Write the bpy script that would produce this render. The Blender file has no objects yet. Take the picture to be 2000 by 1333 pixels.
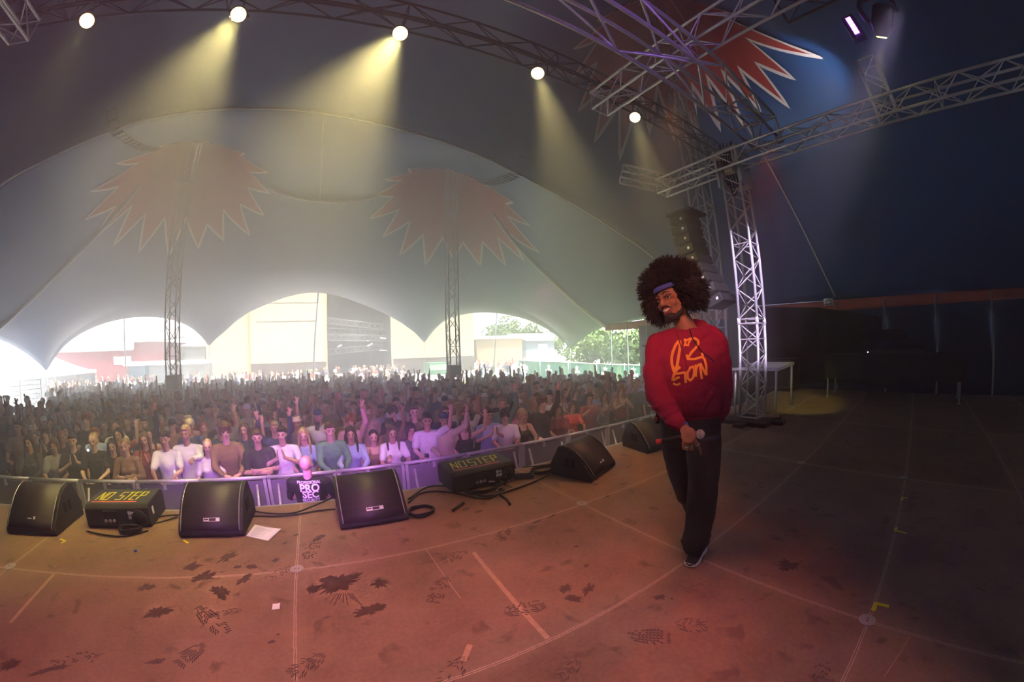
import bpy, bmesh, math, random
import numpy as np
from mathutils import Vector, Matrix, noise
from mathutils.bvhtree import BVHTree

SC = bpy.context.scene
COL = SC.collection
random.seed(7)
rng = np.random.default_rng(7)
H = 1.5            # eye height over the stage deck (deck top is z = 0)
GZ = -1.35         # ground just in front of the stage

# ---------------------------------------------------------------- camera
# stage frame: +X along the stage edge, +Y towards the crowd
_rot, _pt, _rl = 0.51, 0.0093, -0.0327
_c, _s = math.cos(_pt), math.sin(_pt); _cr, _sr = math.cos(_rl), math.sin(_rl)
_U = Vector((math.cos(_rot), math.sin(_rot), 0)); _V = Vector((-math.sin(_rot), math.cos(_rot), 0))
def _st(v):
    v = Vector(v); return Vector((v.dot(_U), v.dot(_V), v.z))
RIGHT = _st((_cr, -_s * _sr, _c * _sr)); UP = _st((-_sr, -_s * _cr, _c * _cr)); FWD = _st((0, _c, _s))
FPX, KK = 701.95, -0.0388
cd = bpy.data.cameras.new('camera'); cam = bpy.data.objects.new('camera', cd); COL.objects.link(cam)
cd.type = 'PANO'; cd.panorama_type = 'FISHEYE_LENS_POLYNOMIAL'
cd.sensor_width = 36.0; cd.sensor_fit = 'HORIZONTAL'; cd.fisheye_fov = math.radians(200)
_fm = FPX * 36.0 / 2000.0
cd.fisheye_polynomial_k0 = 0.0; cd.fisheye_polynomial_k1 = -1.0 / _fm; cd.fisheye_polynomial_k2 = 0.0
cd.fisheye_polynomial_k3 = -KK / _fm ** 3; cd.fisheye_polynomial_k4 = 0.0
cd.clip_start = 0.02; cd.clip_end = 500
cam.matrix_world = Matrix((RIGHT, UP, -FWD)).transposed().to_4x4()
cam.location = (0, 0, H)
SC.camera = cam

def ray(px, py):
    X = px - 1000.0; Z = -(py - 666.5); r = math.hypot(X, Z) + 1e-9; t = r / FPX; th = t * (1 + KK * t * t)
    return RIGHT * (X / r * math.sin(th)) + UP * (Z / r * math.sin(th)) + FWD * math.cos(th)
O = Vector((0, 0, H))
def onZ(px, py, z=0.0): d = ray(px, py); return O + d * ((z - H) / d.z)
def onV(px, py, v): d = ray(px, py); return O + d * (v / d.y)
def onU(px, py, u): d = ray(px, py); return O + d * (u / d.x)
def onR(px, py, r): d = ray(px, py); return O + d * (r / math.hypot(d.x, d.y))
def onPlane(px, py, a, b):          # vertical plane through plan points a, b
    d = ray(px, py); n = Vector((-(b[1] - a[1]), b[0] - a[0], 0)); return O + d * ((Vector((a[0], a[1], 0)) - O).dot(n) / d.dot(n))
def pix(P):
    d = Vector(P) - O; X, Zc, Y = d.dot(RIGHT), d.dot(UP), d.dot(FWD); th = math.atan2(math.hypot(X, Zc), Y); t = th
    for _ in range(12): t = th / (1 + KK * t * t)
    n = math.hypot(X, Zc) + 1e-12
    return 1000 + FPX * t * X / n, 666.5 - FPX * t * Zc / n

# ---------------------------------------------------------------- view, world
SC.view_settings.view_transform = 'Standard'; SC.view_settings.look = 'None'
SC.view_settings.gamma = 1.0; SC.view_settings.use_curve_mapping = False
SC.view_settings.exposure = 0.28
SC.cycles.use_denoising = True
SC.cycles.volume_bounces = 2
SC.cycles.max_bounces = 5; SC.cycles.diffuse_bounces = 2; SC.cycles.glossy_bounces = 2; SC.cycles.transparent_max_bounces = 6
SC.cycles.sample_clamp_indirect = 4.0
SC.cycles.use_adaptive_sampling = True; SC.cycles.adaptive_threshold = 0.02
w = bpy.data.worlds.new('sky'); SC.world = w; w.use_nodes = True
nt = w.node_tree; bg = nt.nodes['Background']
SKY = 12.0
bg.inputs[0].default_value = (0.80, 0.91, 1.0, 1); bg.inputs[1].default_value = SKY
def light(name, kind, loc, energy, color, aim=None, **kw):
    l = bpy.data.lights.new(name, kind); l.energy = energy; l.color = color
    for k, v in kw.items(): setattr(l, k, v)
    o = bpy.data.objects.new(name, l); COL.objects.link(o); o.location = loc
    if aim is not None:
        o.rotation_euler = (Vector(aim) - Vector(loc)).to_track_quat('-Z', 'Y').to_euler()
    return o
sun = light('sun', 'SUN', (-16, 8, 40), 50.0, (1.0, 0.97, 0.92), aim=(-8, 20, 0), angle=0.02)
S = math.radians
STAGE_LIGHTS = [
    # name, loc, energy, colour, aim, cone, blend
    ('wash_pink_left', (-2.4, 0.6, 5.3), 520, (1.0, 0.32, 0.40), (-1.3, .9, 0), 60, .9),
    ('wash_pink_mid', (0.0, 0.5, 5.3), 900, (1.0, 0.36, 0.36), (0.0, .9, 0), 54, .9),
    ('wash_red_front', (0.9, 1.6, 5.5), 165, (1.0, 0.20, 0.12), (1.8, 1.15, 1.3), 22, .9),
    ('key_warm', (-0.3, -0.6, 2.9), 270, (1.0, 0.34, 0.25), (1.76, 1.2, 1.66), 17, .8),
    ('side_red', (5.6, 1.6, 4.4), 330, (1.0, 0.09, 0.08), (2.1, 1.2, 1.3), 20, .8),
    ('amber_side', (4.2, 2.4, 5.0), 440, (1.0, 0.42, 0.18), (2.3, 2.9, 0), 42, .9),
    ('lip_magenta_a', (-1.65, 3.5, .45), 85, (0.62, 0.17, 1.0), (-1.6, 8.0, -.3), 105, .9),
    ('lip_magenta_b', (0.82, 3.5, .45), 95, (0.66, 0.18, 0.95), (0.6, 8.0, -.3), 120, .9),
    ('lip_magenta_c', (-0.62, 3.5, .45), 75, (0.66, 0.18, 0.95), (-.6, 8.0, -.3), 120, .9),
    ('crowd_magenta_mid', (-0.6, -1.4, 2.3), 800, (0.70, 0.24, 0.95), (0.0, 8.5, -.6), 38, .9),
    ('crowd_rose_right', (2.4, 3.4, 2.2), 120, (0.9, 0.3, 0.5), (5.0, 8.0, -.6), 80, .9),
    ('tower_lilac', (3.0, -0.6, 3.9), 3800, (0.80, 0.62, 1.0), (6.3, 2.6, 2.2), 30, .9),
    ('truss_violet', (2.8, -0.2, 4.3), 60, (0.42, 0.14, 1.0), (3.0, 2.2, 5.6), 80, .9),
    ('roof_uplight', (6.6, 0.4, 5.6), 500, (1.0, 0.85, 0.9), (10.2, 2.0, 8.6), 60, .9),
]
for n_, loc, e_, c_, aim, cone, bl in STAGE_LIGHTS:
    light(n_, 'SPOT', loc, e_, c_, aim=aim, spot_size=S(cone), spot_blend=bl, shadow_soft_size=.09)

# ---------------------------------------------------------------- materials
def mat(name, color, rough=.6, metal=0.0, noise_amt=0.0, noise_scale=8.0, bump=0.0, bump_scale=40.0, objcol=False, spec=.4, coords='Object', alpha=1.0, emis=None, emis_s=0.0):
    m = bpy.data.materials.new(name); m.use_nodes = True; t = m.node_tree; b = t.nodes['Principled BSDF']
    b.inputs['Roughness'].default_value = rough; b.inputs['Metallic'].default_value = metal
    b.inputs['Specular IOR Level'].default_value = spec
    col = None
    tc = t.nodes.new('ShaderNodeTexCoord')
    if objcol:
        oi = t.nodes.new('ShaderNodeObjectInfo'); col = oi.outputs['Color']
    if noise_amt:
        n = t.nodes.new('ShaderNodeTexNoise'); n.inputs['Scale'].default_value = noise_scale; n.inputs['Detail'].default_value = 6
        t.links.new(tc.outputs[coords], n.inputs['Vector'])
        mr = t.nodes.new('ShaderNodeMapRange'); mr.inputs['To Min'].default_value = 1 - noise_amt; mr.inputs['To Max'].default_value = 1 + noise_amt
        t.links.new(n.outputs['Fac'], mr.inputs['Value'])
        mx = t.nodes.new('ShaderNodeMix'); mx.data_type = 'RGBA'; mx.blend_type = 'MULTIPLY'; mx.inputs['Factor'].default_value = 1
        if col: t.links.new(col, mx.inputs['A'])
        else: mx.inputs['A'].default_value = (*color, 1)
        t.links.new(mr.outputs[0], mx.inputs['B']); col = mx.outputs['Result']
    if col: t.links.new(col, b.inputs['Base Color'])
    else: b.inputs['Base Color'].default_value = (*color, 1)
    if bump:
        n2 = t.nodes.new('ShaderNodeTexNoise'); n2.inputs['Scale'].default_value = bump_scale; n2.inputs['Detail'].default_value = 4
        t.links.new(tc.outputs[coords], n2.inputs['Vector'])
        bp = t.nodes.new('ShaderNodeBump'); bp.inputs['Strength'].default_value = bump; bp.inputs['Distance'].default_value = .01
        t.links.new(n2.outputs['Fac'], bp.inputs['Height']); t.links.new(bp.outputs[0], b.inputs['Normal'])
    if emis:
        b.inputs['Emission Color'].default_value = (*emis, 1); b.inputs['Emission Strength'].default_value = emis_s
    if alpha < 1: b.inputs['Alpha'].default_value = alpha
    return m
M = {}
M['alu'] = mat('aluminium tube', (.62, .61, .62), .35, .45, .12, 14, spec=.5)
M['black_metal'] = mat('black painted metal', (.02, .02, .022), .45, .3)
M['cabinet'] = mat('black textured speaker paint', (.022, .021, .022), .55, 0, .2, 60, .35, 300)
M['rubber'] = mat('black cable rubber', (.012, .012, .013), .42)
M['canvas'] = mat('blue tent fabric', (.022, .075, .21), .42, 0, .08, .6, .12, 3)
def translucent(m, col, fac):
    t = m.node_tree; out = t.nodes['Material Output']; tr = t.nodes.new('ShaderNodeBsdfTranslucent'); tr.inputs[0].default_value = (*col, 1)
    mx = t.nodes.new('ShaderNodeMixShader'); mx.inputs[0].default_value = fac; t.links.new(t.nodes['Principled BSDF'].outputs[0], mx.inputs[1]); t.links.new(tr.outputs[0], mx.inputs[2]); t.links.new(mx.outputs[0], out.inputs['Surface'])
translucent(M['canvas'], (.02, .13, .50), .0025)
M['canvas_red'] = mat('red star fabric', (.36, .04, .03), .6, 0, .08, 2)
M['canvas_white'] = mat('white tape', (.7, .68, .66), .6)
M['band_red'] = mat('faded red valance', (.42, .10, .06), .7, 0, .35, 3)
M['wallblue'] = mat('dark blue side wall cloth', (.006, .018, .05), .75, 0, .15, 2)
M['drape'] = mat('black stage drape', (.008, .008, .009), .9)
M['skin'] = mat('skin', (.5, .3, .2), .5, 0, .06, 20, objcol=True)
M['cloth'] = mat('dyed cloth', (.5, .5, .5), .85, 0, .12, 9, .5, 18, objcol=True)
M['hair'] = mat('hair', (.05, .03, .02), .6, 0, .3, 60, .6, 90, objcol=True)
M['white_paper'] = mat('white paper', (.75, .75, .78), .7)
M['yellow_tape'] = mat('yellow tape', (.75, .66, .02), .5)
M['pink_tape'] = mat('pink tape', (.9, .12, .12), .5)
M['steel'] = mat('galvanised steel', (.42, .42, .44), .4, .7, .15, 10)
M['pit_panel'] = mat('barrier panel metal', (.22, .20, .24), .55, .4, .15, 5)
M['dark_eye'] = mat('dark iris', (.01, .007, .005), .2)
M['white_plain'] = mat('white paint', (.8, .8, .8), .5)

# ---------------------------------------------------------------- mesh helpers
class MB:
    def __init__(s): s.v = []; s.f = []
    def add(s, vs, fs):
        b = len(s.v); s.v += [tuple(v) for v in vs]; s.f += [tuple(i + b for i in f) for f in fs]; return s
    def box(s, lo, hi, mt=None):
        x0, y0, z0 = lo; x1, y1, z1 = hi
        vs = [Vector(p) for p in ((x0, y0, z0), (x1, y0, z0), (x1, y1, z0), (x0, y1, z0), (x0, y0, z1), (x1, y0, z1), (x1, y1, z1), (x0, y1, z1))]
        if mt is not None: vs = [mt @ v for v in vs]
        return s.add(vs, [(0, 3, 2, 1), (4, 5, 6, 7), (0, 1, 5, 4), (1, 2, 6, 5), (2, 3, 7, 6), (3, 0, 4, 7)])
    def tube(s, pts, r, n=8, caps=True, r2=None):
        pts = [Vector(p) for p in pts]; N = len(pts); vs = []; prev = None
        for i, p in enumerate(pts):
            t = (pts[min(i + 1, N - 1)] - pts[max(i - 1, 0)]).normalized()
            if prev is None:
                a = Vector((0, 0, 1)) if abs(t.z) < .9 else Vector((1, 0, 0)); x = t.cross(a).normalized()
            else:
                x = (prev - t * prev.dot(t)); x = x.normalized() if x.length > 1e-6 else t.orthogonal().normalized()
            y = t.cross(x); prev = x
            rr = r[i] if isinstance(r, (list, tuple)) else (r if r2 is None else r + (r2 - r) * i / (N - 1))
            for k in range(n):
                a = 2 * math.pi * k / n; vs.append(p + (x * math.cos(a) + y * math.sin(a)) * rr)
        fs = [(i * n + k, i * n + (k + 1) % n, (i + 1) * n + (k + 1) % n, (i + 1) * n + k) for i in range(N - 1) for k in range(n)]
        if caps: fs += [tuple(range(n - 1, -1, -1)), tuple((N - 1) * n + k for k in range(n))]
        return s.add(vs, fs)
    def loft(s, secs, n=20, caps=True):
        """secs: (center, ax (vector), ay (vector)) ellipse rings"""
        vs = []
        for c, ax, ay in secs:
            c = Vector(c); ax = Vector(ax); ay = Vector(ay)
            for k in range(n):
                a = 2 * math.pi * k / n; vs.append(c + ax * math.cos(a) + ay * math.sin(a))
        N = len(secs)
        fs = [(i * n + k, i * n + (k + 1) % n, (i + 1) * n + (k + 1) % n, (i + 1) * n + k) for i in range(N - 1) for k in range(n)]
        if caps: fs += [tuple(range(n - 1, -1, -1)), tuple((N - 1) * n + k for k in range(n))]
        return s.add(vs, fs)
    def ell(s, c, r, rot=None, nu=14, nv=9):
        c = Vector(c); r = (r, r, r) if isinstance(r, (int, float)) else r; vs = []
        for j in range(1, nv):
            ph = math.pi * j / nv
            for k in range(nu):
                a = 2 * math.pi * k / nu; p = Vector((r[0] * math.sin(ph) * math.cos(a), r[1] * math.sin(ph) * math.sin(a), r[2] * math.cos(ph)))
                vs.append(c + (rot @ p if rot is not None else p))
        t = Vector((0, 0, r[2])); top = c + (rot @ t if rot is not None else t); bot = c - (rot @ t if rot is not None else t)
        vs += [top, bot]; T = len(vs) - 2
        fs = [(j * nu + k, (j + 1) * nu + k, (j + 1) * nu + (k + 1) % nu, j * nu + (k + 1) % nu) for j in range(nv - 2) for k in range(nu)]
        fs += [(T, k, (k + 1) % nu) for k in range(nu)] + [(T + 1, (nv - 2) * nu + (k + 1) % nu, (nv - 2) * nu + k) for k in range(nu)]
        return s.add(vs, fs)
    def cap(s, p0, r0, p1, r1, n=12):
        p0 = Vector(p0); p1 = Vector(p1)
        s.ell(p0, r0, nu=n, nv=7); s.ell(p1, r1, nu=n, nv=7); s.tube([p0, p1], r0, n, True, r1); return s
    def limb(s, pts, rs, n=12):
        for i in range(len(pts) - 1): s.cap(pts[i], rs[i], pts[i + 1], rs[i + 1], n)
        return s
    def mesh(s, name, m=None, smooth=True):
        me = bpy.data.meshes.new(name); me.from_pydata([tuple(v) for v in s.v], [], s.f)
        if m: me.materials.append(m)
        if smooth and len(me.polygons): me.polygons.foreach_set('use_smooth', [True] * len(me.polygons))
        me.update(); return me
    def build(s, name, m, parent=None, smooth=True, bevel=0.0):
        me = s.mesh(name, m, smooth)
        o = bpy.data.objects.new(name, me); COL.objects.link(o)
        if parent is not None: o.parent = parent
        if bevel:
            md = o.modifiers.new('bevel', 'BEVEL'); md.width = bevel; md.segments = 2; md.limit_method = 'ANGLE'
        return o
    def remesh(s, name, m, voxel=.01, smooth=2, disp=None):
        """melt the collected closed pieces into one continuous surface"""
        o = bpy.data.objects.new('tmp', s.mesh('tmp')); COL.objects.link(o)
        a = o.modifiers.new('r', 'REMESH'); a.mode = 'VOXEL'; a.voxel_size = voxel; a.use_smooth_shade = True
        if smooth:
            b = o.modifiers.new('s', 'SMOOTH'); b.factor = .5; b.iterations = smooth
        dg = bpy.context.evaluated_depsgraph_get(); me = bpy.data.meshes.new_from_object(o.evaluated_get(dg))
        me.name = name; me.materials.clear(); me.materials.append(m)
        me.polygons.foreach_set('use_smooth', [True] * len(me.polygons))
        if disp:
            for v in me.vertices: v.co = v.co + v.normal * disp(v.co)
        bpy.data.objects.remove(o, do_unlink=True)
        return me

def link(me, name, parent=None, color=None):
    o = bpy.data.objects.new(name, me); COL.objects.link(o)
    if parent is not None: o.parent = parent
    if color: o.color = (*color, 1)
    return o
def tag(o, label, cat, group=None, kind=None):
    o['label'] = label; o['category'] = cat
    if group: o['group'] = group
    if kind: o['kind'] = kind
    return o
def empty(name, loc=(0, 0, 0), rz=0.0):
    o = bpy.data.objects.new(name, None); COL.objects.link(o); o.location = loc; o.rotation_euler = (0, 0, rz); o.empty_display_size = .1
    return o
def struct(o): o['kind'] = 'structure'; return o
def Rz(a): return Matrix.Rotation(a, 4, 'Z')
def smooth_pts(pts, n=8):
    pts = [Vector(p) for p in pts]; out = []
    P = [pts[0] * 2 - pts[1]] + pts + [pts[-1] * 2 - pts[-2]]
    for i in range(1, len(P) - 2):
        for k in range(n):
            t = k / n; a, b, c, d = P[i - 1], P[i], P[i + 1], P[i + 2]
            out.append(.5 * ((2 * b) + (c - a) * t + (2 * a - 5 * b + 4 * c - d) * t * t + (3 * b - a - 3 * c + d) * t ** 3))
    out.append(pts[-1]); return out
# ================================================================ tent canopy (form-found membrane)
NU, NV = 150, 90
def resample(pts, n):
    pts = np.array([tuple(p) for p in pts], float); d = np.r_[0, np.cumsum(np.linalg.norm(np.diff(pts, axis=0), axis=1))]
    t = np.linspace(0, d[-1], n); return np.stack([np.interp(t, d, pts[:, k]) for k in range(3)], 1)
def resample_x(pts, n):
    pts = np.array([tuple(p) for p in pts], float); t = np.linspace(pts[0, 0], pts[-1, 0], n)
    return np.stack([np.interp(t, pts[:, 0], pts[:, k]) for k in range(3)], 1)
AV = 9.3
LX, RX = -15.5, 14.0
arc_px = [(0, 360), (100, 305), (200, 260), (300, 228), (400, 213), (500, 209), (600, 214), (700, 230), (800, 255), (900, 287), (1000, 332), (1100, 385), (1200, 447), (1290, 517)]
arc = [Vector((LX, AV, 2.7)), Vector((-13.6, AV, 4.3))] + [onV(x, y, AV) for x, y in arc_px] + [Vector((RX, AV, 2.7))]
arc = resample_x(smooth_pts(arc, 6), NU)
back_px = [(243, 570), (275, 576), (312, 592), (350, 617), (375, 640), (395, 660), (408, 677), (422, 662), (440, 647), (462, 627), (487, 610), (520, 595), (555, 582), (590, 573), (621, 568),
           (645, 574), (675, 583), (712, 596), (750, 612), (785, 632), (810, 650), (829, 670), (840, 655), (855, 637), (872, 617), (900, 596), (932, 581), (973, 571)]
back = [onV(x, y, 26.0) for x, y in back_px]
P1 = back[0]; P3 = back[-1]
ra, rb, rc = (P3.x, P3.y), (16.0, 20.4), (14.0, 14.5)
right = [P3] + [onPlane(x, y, ra, rb) for x, y in [(1005, 585), (1030, 605), (1062, 635), (1090, 657), (1114, 682)]] + \
        [onPlane(x, y, rb, rc) for x, y in [(1132, 667), (1150, 652), (1175, 641)]] + [Vector((14.0, 14.5, 2.3)), Vector((14, 12, 2.5)), Vector((RX, AV, 2.7))]
la, lb, lc = (P1.x, P1.y), (-18.0, 21.3), (-15.5, 14.5)
left = [P1] + [onPlane(x, y, la, lb) for x, y in [(235, 572), (212, 585), (185, 607), (155, 637), (132, 662), (115, 687), (100, 710), (91, 726)]] + \
       [onPlane(x, y, lb, lc) for x, y in [(77, 711), (50, 690), (25, 675), (2, 665)]] + [Vector((-15.5, 14.5, 2.5)), Vector((-15.5, 12, 2.55)), Vector((LX, AV, 2.7))]
right = resample(list(reversed(right)), NV); left = resample(list(reversed(left)), NV); back = resample(back, NU)
def coons(bot, top, lef, rig):
    nu, nv = len(bot), len(lef); s = np.linspace(0, 1, nu)[None, :, None]; t = np.linspace(0, 1, nv)[:, None, None]
    return (1 - t) * bot[None] + t * top[None] + (1 - s) * lef[:, None] + s * rig[:, None] \
        - ((1 - s) * (1 - t) * bot[0] + s * (1 - t) * bot[-1] + (1 - s) * t * top[0] + s * t * top[-1])
def relax(G, peaks, iters=5000, load=0.0):
    """graph-Laplace height solve with fixed rim, king pole peaks and inverse-length weights"""
    z = G[:, :, 2].copy(); X = G[:, :, 0]; Y = G[:, :, 1]
    fix = np.zeros_like(z, bool); fix[0] = fix[-1] = True; fix[:, 0] = fix[:, -1] = True
    for (px_, py_, pz, pr) in peaks:
        m_ = np.hypot(X - px_, Y - py_) < pr
        if not m_.any(): m_ = np.hypot(X - px_, Y - py_) == np.hypot(X - px_, Y - py_).min()
        z[m_] = pz; fix |= m_
    wi = 1 / (np.hypot(np.diff(X, axis=0), np.diff(Y, axis=0)) + .02) ** 2; wj = 1 / (np.hypot(np.diff(X, axis=1), np.diff(Y, axis=1)) + .02) ** 2
    W = np.zeros_like(z); W[1:] += wi; W[:-1] += wi; W[:, 1:] += wj; W[:, :-1] += wj
    free = ~fix; ii, jj = np.indices(z.shape); chk = ((ii + jj) % 2 == 0)
    om = 1.93
    for k in range(iters // 5):
        for c in (chk, ~chk):
            A = np.zeros_like(z); A[1:] += wi * z[:-1]; A[:-1] += wi * z[1:]; A[:, 1:] += wj * z[:, :-1]; A[:, :-1] += wj * z[:, 1:]
            m_ = free & c; z[m_] += om * ((A[m_] - load) / W[m_] - z[m_])
    G[:, :, 2] = z; return G
PEAKS = [(-6.55, 15.4, 13.2, .55), (5.55, 15.4, 12.8, .55)]
G1 = relax(coons(arc, back, left, right), PEAKS, load=.03)
def grid_obj(G, name, m, thick=.012):
    nv, nu = G.shape[:2]; vs = [tuple(p) for p in G.reshape(-1, 3)]
    fs = [(j * nu + i, j * nu + i + 1, (j + 1) * nu + i + 1, (j + 1) * nu + i) for j in range(nv - 1) for i in range(nu - 1)]
    o = MB().add(vs, fs).build(name, m)
    sd = o.modifiers.new('thickness', 'SOLIDIFY'); sd.thickness = thick; sd.offset = 1
    return o
canopy = tag(empty('tent_canopy'), 'blue circus tent roof over the crowd with scalloped open back edge', 'tent')
c1 = grid_obj(G1, 'audience_roof', M['canvas'], .02); c1.parent = canopy
# stage side of the roof
PEAKS2 = [(8.5, 4.7, 14.0, 1.0), (-9.2, 4.7, 14.0, 1.0)]
BK = -8.0
n2 = 90
rig2 = resample([(RX, AV, 2.7), (RX, 2.5, 2.62), (RX, -3.4, 2.52), (RX, BK, 2.5)], n2); lef2 = resample([(LX, AV, 2.7), (LX, BK, 2.6)], n2)
bk2 = resample([(LX, BK, 2.6), (0, BK, 2.7), (RX, BK, 2.5)], NU)
G2 = relax(coons(arc.copy(), bk2, lef2, rig2), PEAKS2)
c2 = grid_obj(G2, 'stage_roof', M['canvas'], .02); c2.parent = canopy
def bvh_of(G):
    nv, nu = G.shape[:2]; vs = [Vector(p) for p in G.reshape(-1, 3)]
    fs = [(j * nu + i, j * nu + i + 1, (j + 1) * nu + i + 1, (j + 1) * nu + i) for j in range(nv - 1) for i in range(nu - 1)]
    return BVHTree.FromPolygons(vs, fs)
B1, B2 = bvh_of(G1), bvh_of(G2)
def roofz(x, y):
    best = None
    for b in (B1, B2):
        h = b.ray_cast(Vector((x, y, -5)), Vector((0, 0, 1)))
        if h[0] is not None: best = h[0].z if best is None else min(best, h[0].z)
    return 3.0 if best is None else best
def ribbon(pts, wd, name, m, parent, off=.03, zf=roofz):
    """flat strip lying under the roof along plan points"""
    mb = MB(); P = []
    for i, p in enumerate(pts):
        a = Vector(pts[max(i - 1, 0)][:2]); b = Vector(pts[min(i + 1, len(pts) - 1)][:2]); t = (b - a).normalized(); nn = Vector((-t.y, t.x)) * wd / 2
        for sg in (-1, 1):
            x, y = p[0] + sg * nn.x, p[1] + sg * nn.y; P.append(Vector((x, y, zf(x, y) - off)))
    fs = [(2 * i, 2 * i + 1, 2 * i + 3, 2 * i + 2) for i in range(len(pts) - 1)]
    mb.add(P, fs); return mb.build(name, m, parent)
def star_patch(cx, cy, tips, R, r, phase, label_part, wd=.07, jit=0.0, seed=1, radii=None, off=.04):
    rr = random.Random(seed); nT = tips * 2; corners = []
    for k in range(nT):
        a = phase + 2 * math.pi * k / nT; q = (R if k % 2 == 0 else r) * (1 + rr.uniform(-jit, jit)); q = radii[k] if radii and k < len(radii) else q; corners.append((cx + q * math.cos(a), cy + q * math.sin(a)))
    out = []
    for k in range(nT):
        a, b = corners[k], corners[(k + 1) % nT]
        for i in range(7): out.append((a[0] + (b[0] - a[0]) * i / 7, a[1] + (b[1] - a[1]) * i / 7))
    rings = 60; vs = []; fs = []; n = len(out)
    for j in range(rings + 1):
        f = .62 / R + (1 - .62 / R) * (j / rings)
        for x, y in out:
            X, Y = cx + (x - cx) * f, cy + (y - cy) * f; vs.append((X, Y, roofz(X, Y) - off))
    for j in range(rings):
        for k in range(n): fs.append((j * n + k, j * n + (k + 1) % n, (j + 1) * n + (k + 1) % n, (j + 1) * n + k))
    o = MB().add(vs, fs).build('star_patch', M['canvas_red'], canopy); o['label'] = label_part
    e = ribbon(out + out[:2], wd, 'star_border', M['canvas_white'], o, off + .012)
    return o
star_patch(-6.55, 15.4, 16, 3.9, 2.75, .10, 'red jagged star patch with white outline', .10, .07, 3)
star_patch(5.55, 15.4, 16, 3.9, 2.75, .02, 'red jagged star patch with white outline', .10, .07, 5)
star_patch(8.5, 4.7, 18, 3.2, 2.25, math.radians(-98), 'red jagged star patch above the stage corner', .10, .05, 9, [4.2, 2.5, 3.25, 2.45, 3.05, 2.1, 2.6, 1.9, 2.5, 1.8, 2.4, 1.8, 2.4, 1.8, 2.5, 1.8, 2.5, 1.9], .16)
# ropes and seams under the roof
def seam(name, pts, rad, m, par=canopy, n=14):
    pp = []
    for i in range(len(pts) - 1):
        a, b = Vector(pts[i]), Vector(pts[i + 1])
        for k in range(n): pp.append(a.lerp(b, k / n))
    pp.append(Vector(pts[-1])); pp = [Vector((p[0], p[1], roofz(p[0], p[1]) - rad * 1.2)) for p in pp]
    return MB().tube(pp, rad, 6).build(name, m, par)
MB().tube([Vector(p) - Vector((0, 0, .05)) for p in arc], .035, 6).build('edge_rope', M['canvas_white'], canopy)
M['rope'] = mat('grey webbing', (.55, .55, .57), .6)
seam('seam_webbing', [(-2.9, 15.4), (2.0, 15.4)], .07, M['rope'])
seam('seam_webbing', [(7.6, 15.1), (13.9, 14.3)], .09, M['rope'])
seam('seam_webbing', [(-8.6, 15.1), (-15.3, 14.3)], .09, M['rope'])
seam('seam_webbing', [(9.0, 4.6), (13.9, 2.6)], .035, M['rope'])
seam('seam_webbing', [(-.5, 9.5), (-.5, 15.4)], .012, M['rope'])
# lacing ladders across the valley rope
def lacing(x0, y0, x1, y1):
    mb = MB(); a, b = Vector((x0, y0)), Vector((x1, y1)); t = (b - a).normalized(); nn = Vector((-t.y, t.x))
    for k in range(15):
        p = a.lerp(b, k / 14); p0 = p - nn * .16; p1 = p + nn * .16 + t * .05
        mb.tube([(p0.x, p0.y, roofz(p0.x, p0.y) - .08), (p1.x, p1.y, roofz(p1.x, p1.y) - .08)], .022, 5)
    for sg in (-1, 1):
        pp = [a.lerp(b, k / 10) + nn * .16 * sg for k in range(11)]
        mb.tube([(p.x, p.y, roofz(p.x, p.y) - .06) for p in pp], .014, 5)
    return mb.build('lacing', M['black_metal'], canopy)
lacing(-6.6, 8.8, -6.6, 12.1); lacing(5.6, 8.8, 5.6, 12.1)

# side walls, valance, wall poles
def wall_strip(name, x0, y0, x1, y1, zt0, zt1, zb, m, wav=.07, n=120, parent=None):
    mb = MB(); vs = []
    L = math.hypot(x1 - x0, y1 - y0)
    for i in range(n + 1):
        t = i / n; x = x0 + (x1 - x0) * t; y = y0 + (y1 - y0) * t; nx, ny = (y1 - y0) / L, -(x1 - x0) / L
        wv = wav * math.sin(t * L * 5.1) * math.sin(t * L * 1.7 + 1)
        zt = zt0 + (zt1 - zt0) * t
        for q in range(5):
            f = q / 4; vs.append((x + nx * wv * f, y + ny * wv * f, zt + (zb - zt) * f))
    fs = [(i * 5 + q, (i + 1) * 5 + q, (i + 1) * 5 + q + 1, i * 5 + q + 1) for i in range(n) for q in range(4)]
    mb.add(vs, fs); o = mb.build(name, m, parent); sd = o.modifiers.new('t', 'SOLIDIFY'); sd.thickness = .012
    return o
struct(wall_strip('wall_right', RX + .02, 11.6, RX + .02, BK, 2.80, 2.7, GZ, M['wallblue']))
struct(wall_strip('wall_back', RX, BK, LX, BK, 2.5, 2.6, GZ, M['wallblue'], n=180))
struct(wall_strip('wall_left', LX, BK, LX, 14.3, 2.75, 2.6, GZ, M['wallblue']))  # unseen crowd-side stretch of the wall added to block side light
va = tag(empty('wall_valance'), 'faded red valance hanging along the top of the right tent side wall', 'valance')
wall_strip('valance_strip', RX - .06, 14.4, RX - .06, 8.2, 2.38, 2.62, 2.07, M['band_red'], .02, 60, va)
wall_strip('valance_strip', RX - .06, 8.2, RX - .06, BK, 2.66, 2.5, 2.24, M['band_red'], .02, 100, va)
sg = tag(empty('notice_sign', onU(1618, 590, RX - .2)), 'small white notice sign with black arch symbol on the red valance', 'sign')
MB().box((-.01, -.17, -.12), (.01, .17, .12)).build('board', M['white_plain'], sg)
_m = MB(); _m.tube([(-.016, .11 * math.cos(a), -.03 + .09 * math.sin(a)) for a in [math.pi * k / 8 for k in range(9)]], .012, 5); _m.box((-.02, -.14, -.09), (-.012, .14, -.06))
_m.build('symbol', M['black_metal'], sg)
wp = 0
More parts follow.
